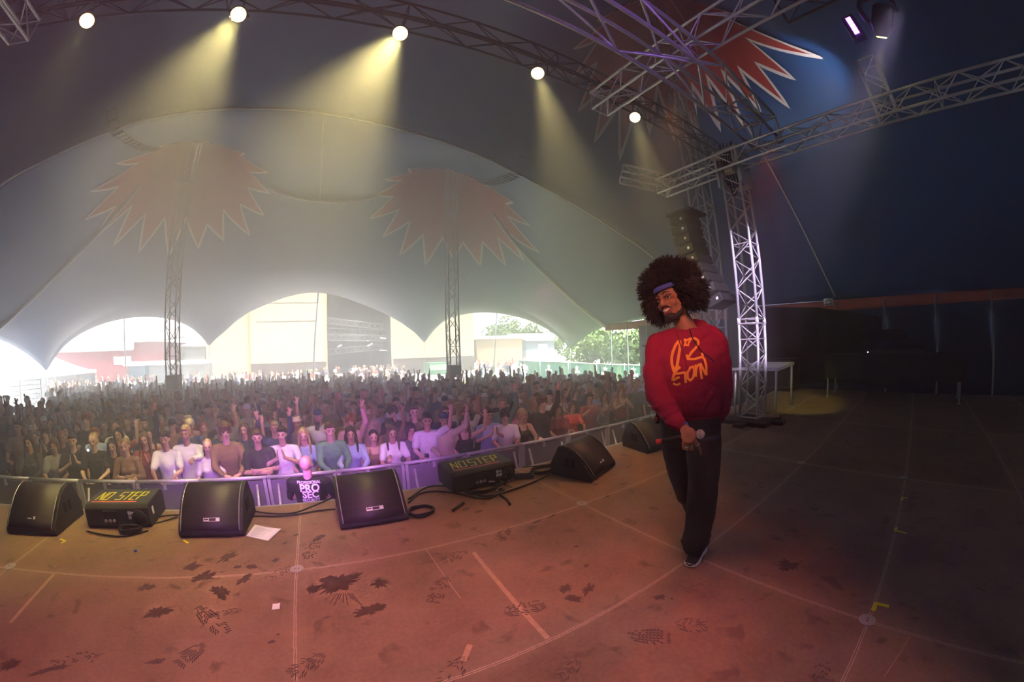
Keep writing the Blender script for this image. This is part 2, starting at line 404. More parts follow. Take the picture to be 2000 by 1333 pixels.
for i, y in enumerate([13.9, 12.7, 11.4, 9.9, 8.0, 6.2, 4.4, 2.6, .9, -.8, -2.6, -4.4]):
    o = MB().tube([(RX - .12, y, GZ - .2), (RX - .12, y, 2.5)], .03, 8).build('wall_pole', M['steel'])
    nm = ['at the open corner beside the green fence', 'second from the open corner, between fence and curtain', 'third from the open corner, at the curtain edge'][i] if i < 3 else f'on the dark right side wall, {["fourth","fifth","sixth","seventh","eighth","ninth","tenth","eleventh","twelfth"][i-3]} from the open corner'
    tag(o, 'thin steel pole ' + nm, 'pole', 'side wall poles')
o = wall_strip('gathered_curtain', RX - .1, 11.9, RX - .1, 10.6, 2.2, 2.2, -.2, M['wallblue'], .14, 40)
tag(o, 'blue grey side wall curtain gathered beside the open corner', 'curtain')

# open-edge side poles
for (px0, py0, px1, py1, v, lab) in [(243, 570, 247, 735, 26, 'grey tent side pole before the red shed'), (622, 570, 612, 735, 26, 'leaning grey tent side pole before the timber hall'), (973, 572, 964, 735, 26, 'leaning grey tent side pole before the trees, right of the timber hall')]:
    a = onV(px0, py0, v); b = onV(px1, py1, v); d = (b - a) / (b.z - a.z); g = a + d * (-2.0 - a.z)
    o = MB().tube([a, g], .06, 10).build('side_pole', M['steel']); tag(o, lab, 'pole', 'side poles of the open tent edge')
for (a_, b_) in [((408, 677), (403, 722)), ((829, 670), (838, 700)), ((91, 726), (86, 770)), ((1114, 682), (1110, 700))]:
    a = onV(*a_, 26.0) if a_[0] in (408, 829) else (onPlane(*a_, la, lb) if a_[0] == 91 else onPlane(*a_, ra, rb))
    o = MB().tube([a, (a.x * 1.03, a.y + .9, -2.1)], .02, 6).build('guy_strap', M['rope'])
    tag(o, {408: 'pull-down strap under the canopy point left of the timber hall', 829: 'pull-down strap under the canopy point before the dark hall gate', 91: 'pull-down strap under the canopy point beside the white marquee', 1114: 'pull-down strap under the canopy point before the grey low building'}[a_[0]], 'strap', 'canopy pull-down straps')

# ================================================================ trusses
def box_truss(name, p0, p1, size, bay, upv=(0, 0, 1), size2=None, rc=.024, rl=.011, m=None, lab='', group=None, ends=True, tri=False, parent=None, lowpoly=6):
    m = m or M['alu']; size2 = size2 or size
    p0 = Vector(p0); p1 = Vector(p1); t = (p1 - p0).normalized(); up = Vector(upv); sd = t.cross(up).normalized(); up = sd.cross(t).normalized(); L = (p1 - p0).length
    root = parent
    if parent is None:
        root = empty(name, p0); tag(root, lab, 'truss', group)
    if tri: cs = [(0, size * .577), (-size / 2, -size * .289), (size / 2, -size * .289)]
    else: cs = [(-size / 2, -size2 / 2), (size / 2, -size2 / 2), (size / 2, size2 / 2), (-size / 2, size2 / 2)]
    cs = [sd * a + up * b for a, b in cs]
    base = Vector((0, 0, 0)) if parent is None else p0
    for c in cs: MB().tube([base + c, base + t * L + c], rc, 8).build('chord', m, root)
    n = max(2, round(L / bay)); mb = MB(); K = len(cs)
    for k in range(n):
        a = base + t * (L * k / n); b = base + t * (L * (k + 1) / n)
        for i in range(K):
            c, d = cs[i], cs[(i + 1) % K]
            if (k + i) % 2 == 0: mb.tube([a + c, b + d], rl, lowpoly, False)
            else: mb.tube([a + d, b + c], rl, lowpoly, False)
    for k in ([0, n] if ends else []):
        a = base + t * (L * k / n)
        for i in range(K): mb.tube([a + cs[i], a + cs[(i + 1) % K]], rl * 1.2, lowpoly, False)
    for k in range(0, n + 1, 5):
        a = base + t * (L * k / n)
        for i in range(K): mb.tube([a + cs[i], a + cs[(i + 1) % K]], rl, lowpoly, False)
    mb.build('lacing', m, root)
    return root
# stage grid
box_truss('stage_truss', (-8.5, 1.94, 5.19), (6.55, 1.94, 5.19), .53, .95, lab='long aluminium truss crossing high above the stage front', rl=.017, rc=.028)
box_truss('stage_truss', (6.05, 4.25, 4.64), (6.05, -7.5, 4.64), .31, .36, lab='aluminium truss running back from the stage tower into the dark', rl=.011)
box_truss('stage_truss', (4.06, 3.85, 5.66), (4.06, -6.5, 5.66), .36, .4, lab='aluminium truss above the long front truss, its cut end over the monitors', rl=.012)
box_truss('stage_truss', (-4.89, 3.75, 5.66), (-4.89, -6.5, 5.66), .36, .4, lab='dim truss end in the upper left corner above the stage', rl=.012)
box_truss('stage_truss', (6.05, 4.05, 4.64), (5.35, 4.7, 4.95), .3, .3, lab='short angled truss stub at the end of the tower truss over the loudspeaker array', rl=.011)
box_truss('stage_truss', (6.15, -.25, 4.55), (6.15, -.25, 5.55), .3, .3, upv=(0, 1, 0), lab='short upright truss piece standing in the yellow light beam', rl=.010)
# dark lamp truss
M['dark_alu'] = mat('black truss', (.03, .03, .035), .4, .6)
LV, LZ = 3.75, 5.67
box_truss('lamp_truss', (-9.5, LV + .15, LZ + .55), (8.2, LV + .15, LZ + .55), .3, .5, m=M['dark_alu'], lab='thin dark truss carrying the five round lamps', rl=.010, rc=.02)
# tower
tw = empty('stage_tower', (6.28, 2.68, 0)); tag(tw, 'upright aluminium box truss tower standing on black base at the stage corner', 'tower')
box_truss('x', (0, 0, .1), (0, 0, 1.72), .35, .27, upv=(0, 1, 0), parent=tw, rl=.012, rc=.026)
box_truss('x', (0, 0, 1.80), (0, 0, 4.95), .35, .27, upv=(0, 1, 0), parent=tw, rl=.012, rc=.026)
mb = MB()
for a in (-1, 1):
    for b in (-1, 1): MB().tube([(a * .175, b * .175, 1.70), (a * .175, b * .175, 1.82)], .034, 8).build('spigot_joint', M['alu'], tw)
mb = MB(); mb.box((-.42, -.42, .0), (.42, .42, .075)); mb.box((-.62, -.09, .0), (.62, .09, .06)); mb.box((-.09, -.62, .0), (.09, .62, .06)); mb.build('base_plate', M['black_metal'], tw, False, .008)
MB().box((-.05, -.5, .08), (.05, -.14, .13), Matrix.Rotation(.5, 4, 'Z')).build('wooden_wedge', mat('pale timber', (.5, .33, .2), .8, 0, .3, 12), tw, False)
mb = MB(); mb.box((-.25, -.25, 4.2), (.25, -.20, 4.95)); mb.box((-.25, .20, 4.2), (.25, .25, 4.95)); mb.box((.20, -.25, 4.2), (.25, .25, 4.3)); mb.build('sleeve_block', M['alu'], tw, False, .01)
M['cream'] = mat('cream plastic', (.6, .55, .4), .6); MB().box((-.3, -.12, 4.42), (-.18, .05, 4.56)).build('junction_box', M['cream'], tw, False, .008); MB().box((-.34, .1, 4.75), (-.2, .26, 4.86)).build('junction_box', M['cream'], tw, False, .008)
mb = MB()
for k in range(5):
    ph = k * 1.3; mb.tube(smooth_pts([(-.1 + .05 * math.sin(ph), -.15 + .06 * k, 5.1), (-.22, -.1 + .05 * k, 4.7 - .04 * k), (-.1, .05 * k - .1, 4.25), (-.18 + .02 * k, .02 * k, 4.0 + .1 * k), (-.1, .1, 4.5)], 6), .014, 5)
mb.build('hanging_cables', M['rubber'], tw)
# king poles
def king(name, x, y, z0, z1, size, lab, bay=.62, m=None):
    r = empty(name, (x, y, z0)); tag(r, lab, 'mast', 'tent king poles')
    box_truss('x', (0, 0, 0), (0, 0, z1 - z0), size, bay, upv=(0, 1, 0), parent=r, rl=.018, rc=.036, m=m or M['steel'], lowpoly=5)
    return r
k1 = king('king_pole', -6.55, 15.4, -1.6, 13.0, .46, 'lattice tent mast in the crowd before the red shed')
k2 = king('king_pole', 5.55, 15.4, -1.6, 12.6, .46, 'lattice tent mast in the crowd before the timber hall')
k3 = king('king_pole', 8.5, 4.7, -1.4, 14.3, .46, 'lattice tent mast behind the loudspeaker array and stage tower')
for kk, zz in ((k1, 1.75), (k2, 1.7)):
    MB().box((-.27, -.27, zz), (.27, .27, zz + .55)).build('control_box', M['black_metal'], kk, False, .01)
    mb = MB(); mb.tube([(-.3, -.35, 10.2), (.3, -.35, 10.2)], .03, 6); mb.tube([(-.3, -.35, 10.05), (.3, -.35, 10.05)], .03, 6); mb.build('pulley_bar', M['steel'], kk)

# ================================================================ lamps
M['lamp_glow'] = mat('lit lamp lens', (1, 1, 1), .3, emis=(1.0, .74, .36), emis_s=1.2)
M['lamp_glow_in'] = mat('lit led cell', (1, 1, 1), .3, emis=(1.0, .9, .68), emis_s=6)
def par_lamp(i, px, py, aim, energy, lab, cone=30):
    p = onV(px, py, LV); r = empty('round_lamp', p); tag(r, lab, 'lamp', 'round lamps on the dark truss')
    toc = (O - p).normalized(); d = (Vector(aim) - p).normalized()
    f = (toc * .75 + d * .25).normalized(); q = f.to_track_quat('Z', 'Y').to_matrix().to_4x4(); R_ = .105
    mb = MB(); mb.loft([(q @ Vector((0, 0, z)), q @ Vector((rr, 0, 0)), q @ Vector((0, rr, 0))) for z, rr in ((-.2, .06), (-.14, .1), (0, .12), (.015, .12), (.015, .108))], 20)
    mb.build('housing', M['black_metal'], r)
    mb = MB(); mb.loft([(q @ Vector((0, 0, .016)), q @ Vector((R_, 0, 0)), q @ Vector((0, R_, 0))), (q @ Vector((0, 0, .02)), q @ Vector((R_ * .96, 0, 0)), q @ Vector((0, R_ * .96, 0)))], 24)
    mb.build('lens', M['lamp_glow'], r)
    mb = MB()
    for (rad, cnt) in ((0, 1), (.042, 6), (.082, 12)):
        for k in range(cnt):
            a = 2 * math.pi * k / cnt; mb.ell(q @ Vector((rad * math.cos(a), rad * math.sin(a), .02)), .0155, nu=8, nv=5)
    mb.build('led_cells', M['lamp_glow_in'], r)
    mb = MB(); yk = [q @ Vector((.13 * math.cos(a), 0, -.02 - .16 * math.sin(a))) for a in [math.pi * k / 8 for k in range(9)]]; mb.tube(yk, .012, 6); mb.tube([yk[4], yk[4] + Vector((0, 0, .22))], .015, 6)
    mb.build('yoke', M['black_metal'], r)
    l = light('lamp_beam', 'SPOT', p + f * .06, energy, (1.0, .80, .30), aim=p + d, spot_size=S(cone), spot_blend=.95, shadow_soft_size=.08)
lamps = [(170, 40, 'leftmost round lamp under the dark truss, its led cells showing'), (466, 28, 'round lamp above the left star patch'), (782, 65, 'round lamp glowing brightest above the right star patch'), (1050, 143, 'round lamp throwing an orange beam left of the truss ends'), (1240, 229, 'smallest round lamp beside the cut truss end')]
aims = [(-4.8, 5.0, 0), (-3.2, 4.6, 0), (-1.6, 4.6, 0), (4.6, 4.5, 0), (6.9, 4.6, 0)]
en = [60, 1200, 1600, 950, 560]
for i, (x, y, lab) in enumerate(lamps): par_lamp(i, x, y, aims[i], en[i], lab, 62 if i < 3 else 42)
# moving head + strobe hung from the grid at upper right
mh = empty('moving_head', onU(1728, 40, 4.9)); tag(mh, 'black moving head lamp throwing a yellow beam at the upper right', 'lamp')
mpos = onU(1722, 72, 4.9); hc = onU(1733, 45, 4.9) - mh.location; tp = mpos - mh.location
bd = (onU(1698, 300, 5.75) - mpos).normalized()
q = bd.to_track_quat('Z', 'Y').to_matrix().to_4x4(); T = Matrix.Translation(tp)
mb = MB(); mb.loft([((T @ q) @ Vector((0, 0, z)), q @ Vector((r_, 0, 0)), q @ Vector((0, r_, 0))) for z, r_ in ((-.42, .07), (-.38, .13), (-.15, .145), (-.04, .10), (0, .085))], 18); mb.build('head', M['black_metal'], mh)
mb = MB(); mb.loft([((T @ q) @ Vector((0, 0, z)), q @ Vector((r_, 0, 0)), q @ Vector((0, r_, 0))) for z, r_ in ((0, .07), (.012, .06))], 18); mb.build('lens', mat('yellow lit lens', (1, 1, 1), emis=(.85, .9, .1), emis_s=12), mh)
mid = T @ (q @ Vector((0, 0, -.25)))
mb = MB(); mb.tube(smooth_pts([mid + Vector((0, -.2, 0)), mid + Vector((0, -.2, .3)), mid + Vector((0, 0, .42)), mid + Vector((0, .2, .3)), mid + Vector((0, .2, 0))], 5), .035, 8); mb.build('yoke', M['black_metal'], mh)
mb = MB(); b0 = mid + Vector((0, 0, .52)); mb.box(b0 - Vector((.16, .18, .09)), b0 + Vector((.16, .18, .09))); mb.build('base', M['black_metal'], mh, False, .02)
light('moving_head_beam', 'SPOT', mpos + bd * .05, 480, (.95, .85, .08), aim=mpos + bd, spot_size=S(24), spot_blend=.25, shadow_soft_size=.03)
stb = empty('strobe_bar', onU(1665, 52, 5.0)); tag(stb, 'black strobe bar glowing violet beside the moving head', 'lamp')
a = onU(1655, 34, 5.0) - stb.location; b = onU(1675, 66, 5.0) - stb.location; ax = (b - a); sdv = Vector((0, 1, 0)); nrm = ax.cross(sdv).normalized()
def slab(c0, c1, wdt, th, off, side, nr):
    vs = []
    for e in (c0, c1):
        for s_ in (-1, 1):
            for t_ in (0, 1): vs.append(e + side * wdt * s_ + nr * (off + th * t_))
    return MB().add(vs, [(0, 1, 3, 2), (4, 6, 7, 5), (0, 4, 5, 1), (2, 3, 7, 6), (1, 5, 7, 3), (0, 2, 6, 4)])
_n = nrm if nrm.dot(O - stb.location) > 0 else -nrm
slab(a - ax * .15, b + ax * .15, .09, .12, -.13, sdv, _n).build('housing', M['black_metal'], stb, False)
mb = MB()
for k in range(5):
    c0 = a + ax * (k / 5 + .02); c1 = a + ax * ((k + 1) / 5 - .02); t_ = slab(c0, c1, .035, .01, -.005, sdv, _n); mb.add(t_.v, t_.f)
mb.build('led_cells', mat('violet led', (1, 1, 1), emis=(.45, .12, 1.0), emis_s=7), stb, False)
light('strobe_light', 'SPOT', stb.location + _n * .1, 45, (.25, .08, 1.0), aim=stb.location + _n + Vector((0, 0, -1.5)), spot_size=S(60), spot_blend=.9, shadow_soft_size=.08)
box_truss('stage_truss', (5.1, .6, 6.3), (5.1, -1.6, 6.3), .3, .35, m=M['dark_alu'], lab='dark short truss holding the moving head and the strobe bar', rl=.01)
# line array
pa = empty('loudspeaker_array', (6.75, 4.15, 4.2)); tag(pa, 'hanging column of black line array loudspeakers beside the stage tower', 'loudspeaker')
mb = MB(); mb.box((-.34, -.3, -.06), (.34, .34, 0)); mb.tube([(0, 0, 0), (0, 0, .35)], .012, 6); mb.build('rigging_frame', M['black_metal'], pa, False)
for k in range(9):
    z = -.1 - k * .225; y0 = -.045 * k * k * .22
    mt = Matrix.Translation((0, y0 + .05, z)) @ Matrix.Rotation(-.04 - .05 * k, 4, 'X')
    mb = MB(); x = .33
    vs = [mt @ Vector(p) for p in [(-x, -.2, -.20), (x, -.2, -.20), (x, .2, -.18), (-x, .2, -.18), (-x, -.2, -.02), (x, -.2, -.02), (x, .2, 0), (-x, .2, 0)]]
    mb.add(vs, [(0, 3, 2, 1), (4, 5, 6, 7), (0, 1, 5, 4), (1, 2, 6, 5), (2, 3, 7, 6), (3, 0, 4, 7)])
    e = mb.build('cabinet', M['cabinet'], pa, False, .01)
    MB().box((-.342, -.12, -.13), (-.332, -.07, -.08), mt).build('label_plate', M['white_plain'], e, False)
mb = MB(); mb.box((.3, .1, -.35), (.75, .5, -.12), Matrix.Rotation(.2, 4, 'Y')); mb.build('fill_cabinet', M['cabinet'], pa, False, .01)
# ================================================================ stage floor
EDGE = 3.62
AL = [2.405 - 1.2163 * k for k in range(-1, 9)]     # seams parallel to the stage edge (y values)
BL = [-.40 + 2.44 * k for k in range(-5, 6)]        # seams running away from the edge (x values)
def deck_material():
    m = bpy.data.materials.new('brown resin deck plywood'); m.use_nodes = True; t = m.node_tree; N = t.nodes; Lk = t.links; b = N['Principled BSDF']
    tc = N.new('ShaderNodeTexCoord'); sp = N.new('ShaderNodeSeparateXYZ'); Lk.new(tc.outputs['Object'], sp.inputs[0])
    def math_(op, a, c=None, d=None):
        n = N.new('ShaderNodeMath'); n.operation = op
        for i, x in enumerate((a, c, d)):
            if x is None: continue
            if isinstance(x, (int, float)): n.inputs[i].default_value = x
            else: Lk.new(x, n.inputs[i])
        return n.outputs[0]
    wob = N.new('ShaderNodeTexNoise'); wob.inputs['Scale'].default_value = 9; Lk.new(tc.outputs['Object'], wob.inputs['Vector'])
    wv = math_('MULTIPLY', math_('SUBTRACT', wob.outputs['Fac'], .5), .008)
    def seamdist(co, off, per):
        q = math_('DIVIDE', math_('SUBTRACT', math_('ADD', co, wv), off - per / 2), per)
        f = math_('SUBTRACT', math_('FRACT', q), .5); return math_('MULTIPLY', math_('ABSOLUTE', f), per), math_('FLOOR', q)
    dx, ix = seamdist(sp.outputs[0], -.40, 2.44); dy, iy = seamdist(sp.outputs[1], 2.405, 1.2163)
    # cell ids for panel tint: cell between seams
    cx = math_('FLOOR', math_('DIVIDE', math_('SUBTRACT', sp.outputs[0], -.40), 2.44)); cy = math_('FLOOR', math_('DIVIDE', math_('SUBTRACT', sp.outputs[1], 2.405), 1.2163))
    cid = N.new('ShaderNodeCombineXYZ'); Lk.new(cx, cid.inputs[0]); Lk.new(cy, cid.inputs[1])
    wn = N.new('ShaderNodeTexWhiteNoise'); wn.noise_dimensions = '2D'; Lk.new(cid.outputs[0], wn.inputs['Vector'])
    d = math_('MINIMUM', dx, dy)
    n1 = N.new('ShaderNodeTexNoise'); n1.inputs['Scale'].default_value = 1.6; n1.inputs['Detail'].default_value = 9; n1.inputs['Roughness'].default_value = .62; Lk.new(tc.outputs['Object'], n1.inputs['Vector'])
    n2 = N.new('ShaderNodeTexNoise'); n2.inputs['Scale'].default_value = 42; n2.inputs['Detail'].default_value = 5; Lk.new(tc.outputs['Object'], n2.inputs['Vector'])
    n3 = N.new('ShaderNodeTexNoise'); n3.inputs['Scale'].default_value = 5.5; n3.inputs['Detail'].default_value = 8; n3.inputs['Distortion'].default_value = .6; Lk.new(tc.outputs['Object'], n3.inputs['Vector'])
    base = N.new('ShaderNodeValToRGB'); base.color_ramp.elements[0].position = .3; base.color_ramp.elements[0].color = (.13, .075, .05, 1); base.color_ramp.elements[1].position = .7; base.color_ramp.elements[1].color = (.30, .18, .12, 1)
    Lk.new(math_('ADD', math_('MULTIPLY', n1.outputs['Fac'], .75), math_('MULTIPLY', n2.outputs['Fac'], .25)), base.inputs[0])
    def mix(a, c, f, mode='MIX'):
        n = N.new('ShaderNodeMix'); n.data_type = 'RGBA'; n.blend_type = mode
        for s_, x in (('Factor', f), ('A', a), ('B', c)):
            if isinstance(x, (int, float)): n.inputs[s_].default_value = x
            elif isinstance(x, tuple): n.inputs[s_].default_value = x
            else: Lk.new(x, n.inputs[s_])
        return n.outputs['Result']
    tint = math_('ADD', math_('MULTIPLY', wn.outputs['Value'], .3), .85)
    c = mix(base.outputs[0], tint, 1.0, 'MULTIPLY')
    # grime blotches
    g = N.new('ShaderNodeMapRange'); g.inputs['From Min'].default_value = .60; g.inputs['From Max'].default_value = .68; Lk.new(n3.outputs['Fac'], g.inputs['Value'])
    c = mix(c, (.05, .03, .024, 1), math_('MULTIPLY', g.outputs[0], .45))
    # worn scuffs near seams
    sc = N.new('ShaderNodeMapRange'); sc.inputs['From Min'].default_value = .09; sc.inputs['From Max'].default_value = 0; Lk.new(d, sc.inputs['Value'])
    c = mix(c, (.42, .27, .18, 1), math_('MULTIPLY', math_('MULTIPLY', sc.outputs[0], n3.outputs['Fac']), .35))
    # seam: pale worn edge with a dark slit
    s1 = N.new('ShaderNodeMapRange'); s1.inputs['From Min'].default_value = .011; s1.inputs['From Max'].default_value = .006; Lk.new(d, s1.inputs['Value'])
    c = mix(c, (.55, .38, .27, 1), math_('MULTIPLY', s1.outputs[0], math_('ADD', math_('MULTIPLY', n2.outputs['Fac'], .9), .25)))
    s2 = N.new('ShaderNodeMapRange'); s2.inputs['From Min'].default_value = .0035; s2.inputs['From Max'].default_value = .002; Lk.new(d, s2.inputs['Value'])
    c = mix(c, (.06, .035, .025, 1), math_('MULTIPLY', s2.outputs[0], .75))
    Lk.new(c, b.inputs['Base Color']); b.inputs['Specular IOR Level'].default_value = .35
    r = N.new('ShaderNodeMapRange'); r.inputs['To Min'].default_value = .42; r.inputs['To Max'].default_value = .75; Lk.new(n1.outputs['Fac'], r.inputs['Value']); Lk.new(r.outputs[0], b.inputs['Roughness'])
    bp = N.new('ShaderNodeBump'); bp.inputs['Strength'].default_value = .25; bp.inputs['Distance'].default_value = .004; Lk.new(n2.outputs['Fac'], bp.inputs['Height']); Lk.new(bp.outputs[0], b.inputs['Normal'])
    return m
M['deck'] = deck_material()
fl = struct(MB().box((-9.8, -7.6, -.06), (10.9, EDGE, 0)).build('floor', M['deck'], None, False))
struct(MB().box((-9.8, EDGE - .16, GZ - .1), (10.9, EDGE - .08, -.06)).build('trim_1', M['drape'], None, False))
struct(MB().box((-9.8, EDGE, -.06), (10.9, EDGE + .02, .002)).build('trim_2', M['steel'], None, False))
# painted / wet marks on the deck
M['wet'] = mat('dark wet stain', (.07, .035, .03), .4, 0, .5, 14)
M['print'] = mat('black shoe dirt', (.05, .03, .026), .6)
M['scuff'] = mat('pale scuffed wood', (.42, .26, .17), .8, 0, .3, 30)
def blot(px, py, w_, h_, rot=0, m='wet', seed=0, spiky=.35, z=.0012):
    c = onZ(px, py); rr = random.Random(seed * 31 + int(px)); n = 96; mb = MB()
    def one(cx, cy, w2, h2, sp, nn):
        vs = [(cx, cy, z)]; o_ = rr.uniform(0, 50)
        for k in range(nn):
            a = 2 * math.pi * k / nn; ca, sa = math.cos(a), math.sin(a)
            q = 1 + sp * (.7 * noise.noise(Vector((ca * 1.1 + o_, sa * 1.1, 0))) + .55 * noise.noise(Vector((ca * 3.2, sa * 3.2 + o_, 1))) + .5 * noise.noise(Vector((ca * 8, sa * 8, o_))) + .4 * noise.noise(Vector((ca * 20, sa * 20, o_))))
            q = max(q, .12); x, y = ca * w2 * q, sa * h2 * q
            vs.append((cx + x * math.cos(rot) - y * math.sin(rot), cy + x * math.sin(rot) + y * math.cos(rot), z))
        mb.add(vs, [(0, 1 + k, 1 + (k + 1) % nn) for k in range(nn)])
    one(c.x, c.y, w_, h_, spiky * 1.5, n)
    return mb
def tread(px, py, ang, L=.29, W=.1, z=.0016, seed=1, keep=.85, part=(0, 1)):
    """sole print: chevron lugs inside a shoe outline"""
    c = onZ(px, py); rr = random.Random(seed); mb = MB(); ca, sa = math.cos(ang), math.sin(ang); W = min(W, .125)
    rows = 17
    for i in range(rows):
        f = i / (rows - 1)
        if not (part[0] <= f <= part[1]) or abs(f - .36) < .04: continue
        wd = W * (.34 + .16 * math.sin(math.pi * min(f * 1.1, 1)) - (.09 if .3 < f < .5 else 0)) * (1 if f < .93 else .6)
        for j in range(6):
            fade = noise.noise(Vector((i * .35, j * .5, seed * 3.1)))
            if rr.random() > keep or fade < -.28: continue
            x = (f - .5) * L; y = (j - 2.5) / 3 * wd; a_ = L / rows * (.34 + .1 * fade); b_ = wd / 6 * .8
            sk = .007 * (1 if j < 3 else -1)
            vs = [(x - a_ - sk, y - b_), (x + a_ - sk, y - b_), (x + a_ + sk, y + b_), (x - a_ + sk, y + b_)]
            mb.add([(c.x + p * ca - q_ * sa, c.y + p * sa + q_ * ca, z) for p, q_ in vs], [(0, 1, 2, 3)])
    return mb
marks = [('b', 660, 1140, .17, .085, .3, .5), ('b', 722, 1192, .085, .045, .1, .5), ('b', 742, 1140, .05, .05, 0, .6), ('b', 610, 1152, .05, .04, .5, .4), ('b', 430, 1158, .08, .05, -.8, .5), ('b', 395, 1128, .09, .045, .6, .6), ('b', 480, 1130, .07, .03, .9, .6),
         ('b', 310, 1197, .09, .05, .3, .5), ('b', 445, 1088, .10, .045, .9, .6), ('b', 372, 1108, .07, .05, .3, .6), ('b', 285, 1148, .06, .045, .3, .6), ('b', 465, 1108, .03, .02, 0, .4), ('b', 492, 1108, .04, .03, 0, .4), ('b', 538, 1095, .03, .025, .5, .4), ('b', 556, 1062, .025, .015, 1, .3),
         ('b', 578, 1046, .028, .014, .5, .3), ('b', 622, 1052, .07, .035, .8, .5), ('b', 530, 1255, .022, .012, .3, .3), ('b', 543, 1240, .01, .008, 0, .3), ('b', 306, 1293, .045, .02, .1, .5), ('b', 95, 1310, .1, .02, .5, .5), ('b', 20, 1298, .06, .04, .5, .5),
         ('b', 910, 995, .05, .02, .2, .3), ('b', 935, 1000, .05, .02, .2, .3), ('b', 1105, 1150, .05, .035, 1, .6), ('b', 1118, 1170, .045, .03, -.9, .5), ('b', 1150, 1150, .055, .022, .5, .7), ('b', 1048, 1020, .045, .014, .2, .5), ('b', 1078, 1009, .045, .014, .3, .5),
         ('b', 1160, 938, .06, .02, -.2, .3), ('b', 1163, 947, .04, .015, -.2, .3), ('b', 1125, 1068, .02, .016, .3, .4), ('b', 1145, 1106, .022, .014, .3, .4), ('b', 1288, 1168, .02, .035, .7, .7), ('b', 1312, 1170, .01, .01, 0, .3), ('b', 1590, 995, .03, .04, .2, .9), ('b', 1540, 1105, .05, .06, .4, .7), ('b', 1485, 945, .03, .02, 0, .4), ('b', 1187, 970, .04, .015, 0, .4)]
for i, mk in enumerate(marks):
    o = blot(mk[1], mk[2], mk[3], mk[4], mk[5], seed=i, spiky=mk[6]).build('floor_stain', M['wet'], fl, False)
for i, (px, py, ang, L, W, kp, part) in enumerate([(1285, 1245, 2.3, .30, .22, .95, (.3, 1)), (1350, 1222, 2.2, .16, .13, .55, (0, 1)), (1022, 1190, 2.9, .24, .2, .9, (0, .95)), (858, 1152, .95, .26, .17, .8, (0, 1)), (985, 1044, .6, .2, .16, .8, (0, 1)), (412, 1212, 2.3, .34, .17, .85, (0, 1)), (610, 1072, 1.3, .3, .2, .6, (0, 1)), (365, 1285, .9, .24, .2, .9, (.2, 1)),
                                                   (600, 1300, .6, .2, .18, .7, (0, 1)), (888, 1088, .2, .2, .12, .5, (0, 1)), (440, 1198, .2, .2, .07, .7, (0, 1)), (545, 1120, .7, .2, .1, .4, (0, 1)), (1108, 1310, .2, .15, .1, .5, (0, 1)), (885, 1310, .6, .2, .14, .4, (0, 1)), (150, 1290, .4, .3, .15, .4, (0, 1)), (1610, 1325, .4, .2, .15, .3, (0, 1))]):
    tread(px, py, ang, L, W, seed=i, keep=kp, part=part).build('shoe_print', M['print'], fl, False)
def strip(p, q_, wd, name, m, z=.0014):
    a = Vector(p); b = Vector(q_); t = (b - a).normalized(); n_ = Vector((-t.y, t.x, 0)) * wd / 2
    vs = [a - n_, a + n_, b + n_, b - n_]; return MB().add([(v.x, v.y, z) for v in vs], [(0, 1, 2, 3)]).build(name, m, fl, False)
for (a_, b_, wd) in [((105, 1123), (20, 1218), .03), ((832, 1073), (900, 1170), .006), ((925, 1080), (1070, 1248), .03), ((1777, 1245), (1727, 1322), .006), ((918, 1260), (905, 1292), .03), ((1455, 845), (1690, 870), .004)]:
    strip(onZ(*a_), onZ(*b_), wd, 'scuff_mark', M['scuff'])
# splash rays
for k in range(9):
    a_ = (655 + k * 4, 1160); strip(onZ(*a_), onZ(a_[0] + (k - 4) * 5, 1172 + (k % 3) * 6), .006, 'floor_stain', M['wet'])

disc_labels = [((20, 1108), 'round grey deck disc at the far left of the stage floor'), ((580, 1113), 'round grey deck disc below the white sheet and leaning monitor'), ((1137, 985), 'round grey deck disc between the performer and the right no step box'),
               ((1565, 905), 'round grey deck disc right of the performer, toward the tower'), ((1765, 934), 'round grey deck disc farthest toward the dark right side'), ((1694, 1213), 'largest round grey deck disc beside the nearest yellow corner tape')]
M['disc'] = mat('worn grey disc', (.36, .31, .28), .5, .2, .15, 30)
for (p, lab) in disc_labels:
    c = onZ(*p); o = MB().loft([((0, 0, 0), (.05, 0, 0), (0, .05, 0)), ((0, 0, .005), (.05, 0, 0), (0, .05, 0)), ((0, 0, .007), (.045, 0, 0), (0, .045, 0))], 28).build('deck_disc', M['disc'], None, False)
    o.location = (c.x, c.y, .0008); tag(o, lab, 'disc', 'deck corner discs')
    mb = MB()
    for s_ in (-1, 1): mb.loft([((s_ * .012, 0, .0065), (.004, 0, 0), (0, .004, 0)), ((s_ * .012, 0, .0085), (.004, 0, 0), (0, .004, 0))], 8)
    mb.build('screw_hole', M['black_metal'], o)
def tape(px, py, pts, wd, lab, m='yellow_tape'):
    r = empty('tape_mark', onZ(px, py)); tag(r, lab, 'tape', 'yellow floor tape marks')
    for (a_, b_) in pts:
        a = onZ(*a_) - r.location; b = onZ(*b_) - r.location; t = (b - a).normalized(); n_ = Vector((-t.y, t.x, 0)) * wd / 2
        vs = [a - n_, a + n_, b + n_, b - n_]
        MB().add([(v.x, v.y, .002) for v in vs] + [(v.x, v.y, .0028) for v in vs], [(3, 2, 1, 0), (4, 5, 6, 7), (0, 1, 5, 4), (1, 2, 6, 5), (2, 3, 7, 6), (3, 0, 4, 7)]).build('tape_strip', M[m], r, False)
tape(1762, 975, [((1761, 979), (1763, 972)), ((1761, 973), (1773, 974))], .022, 'yellow corner tape on the dark deck, farthest of the three on the right')
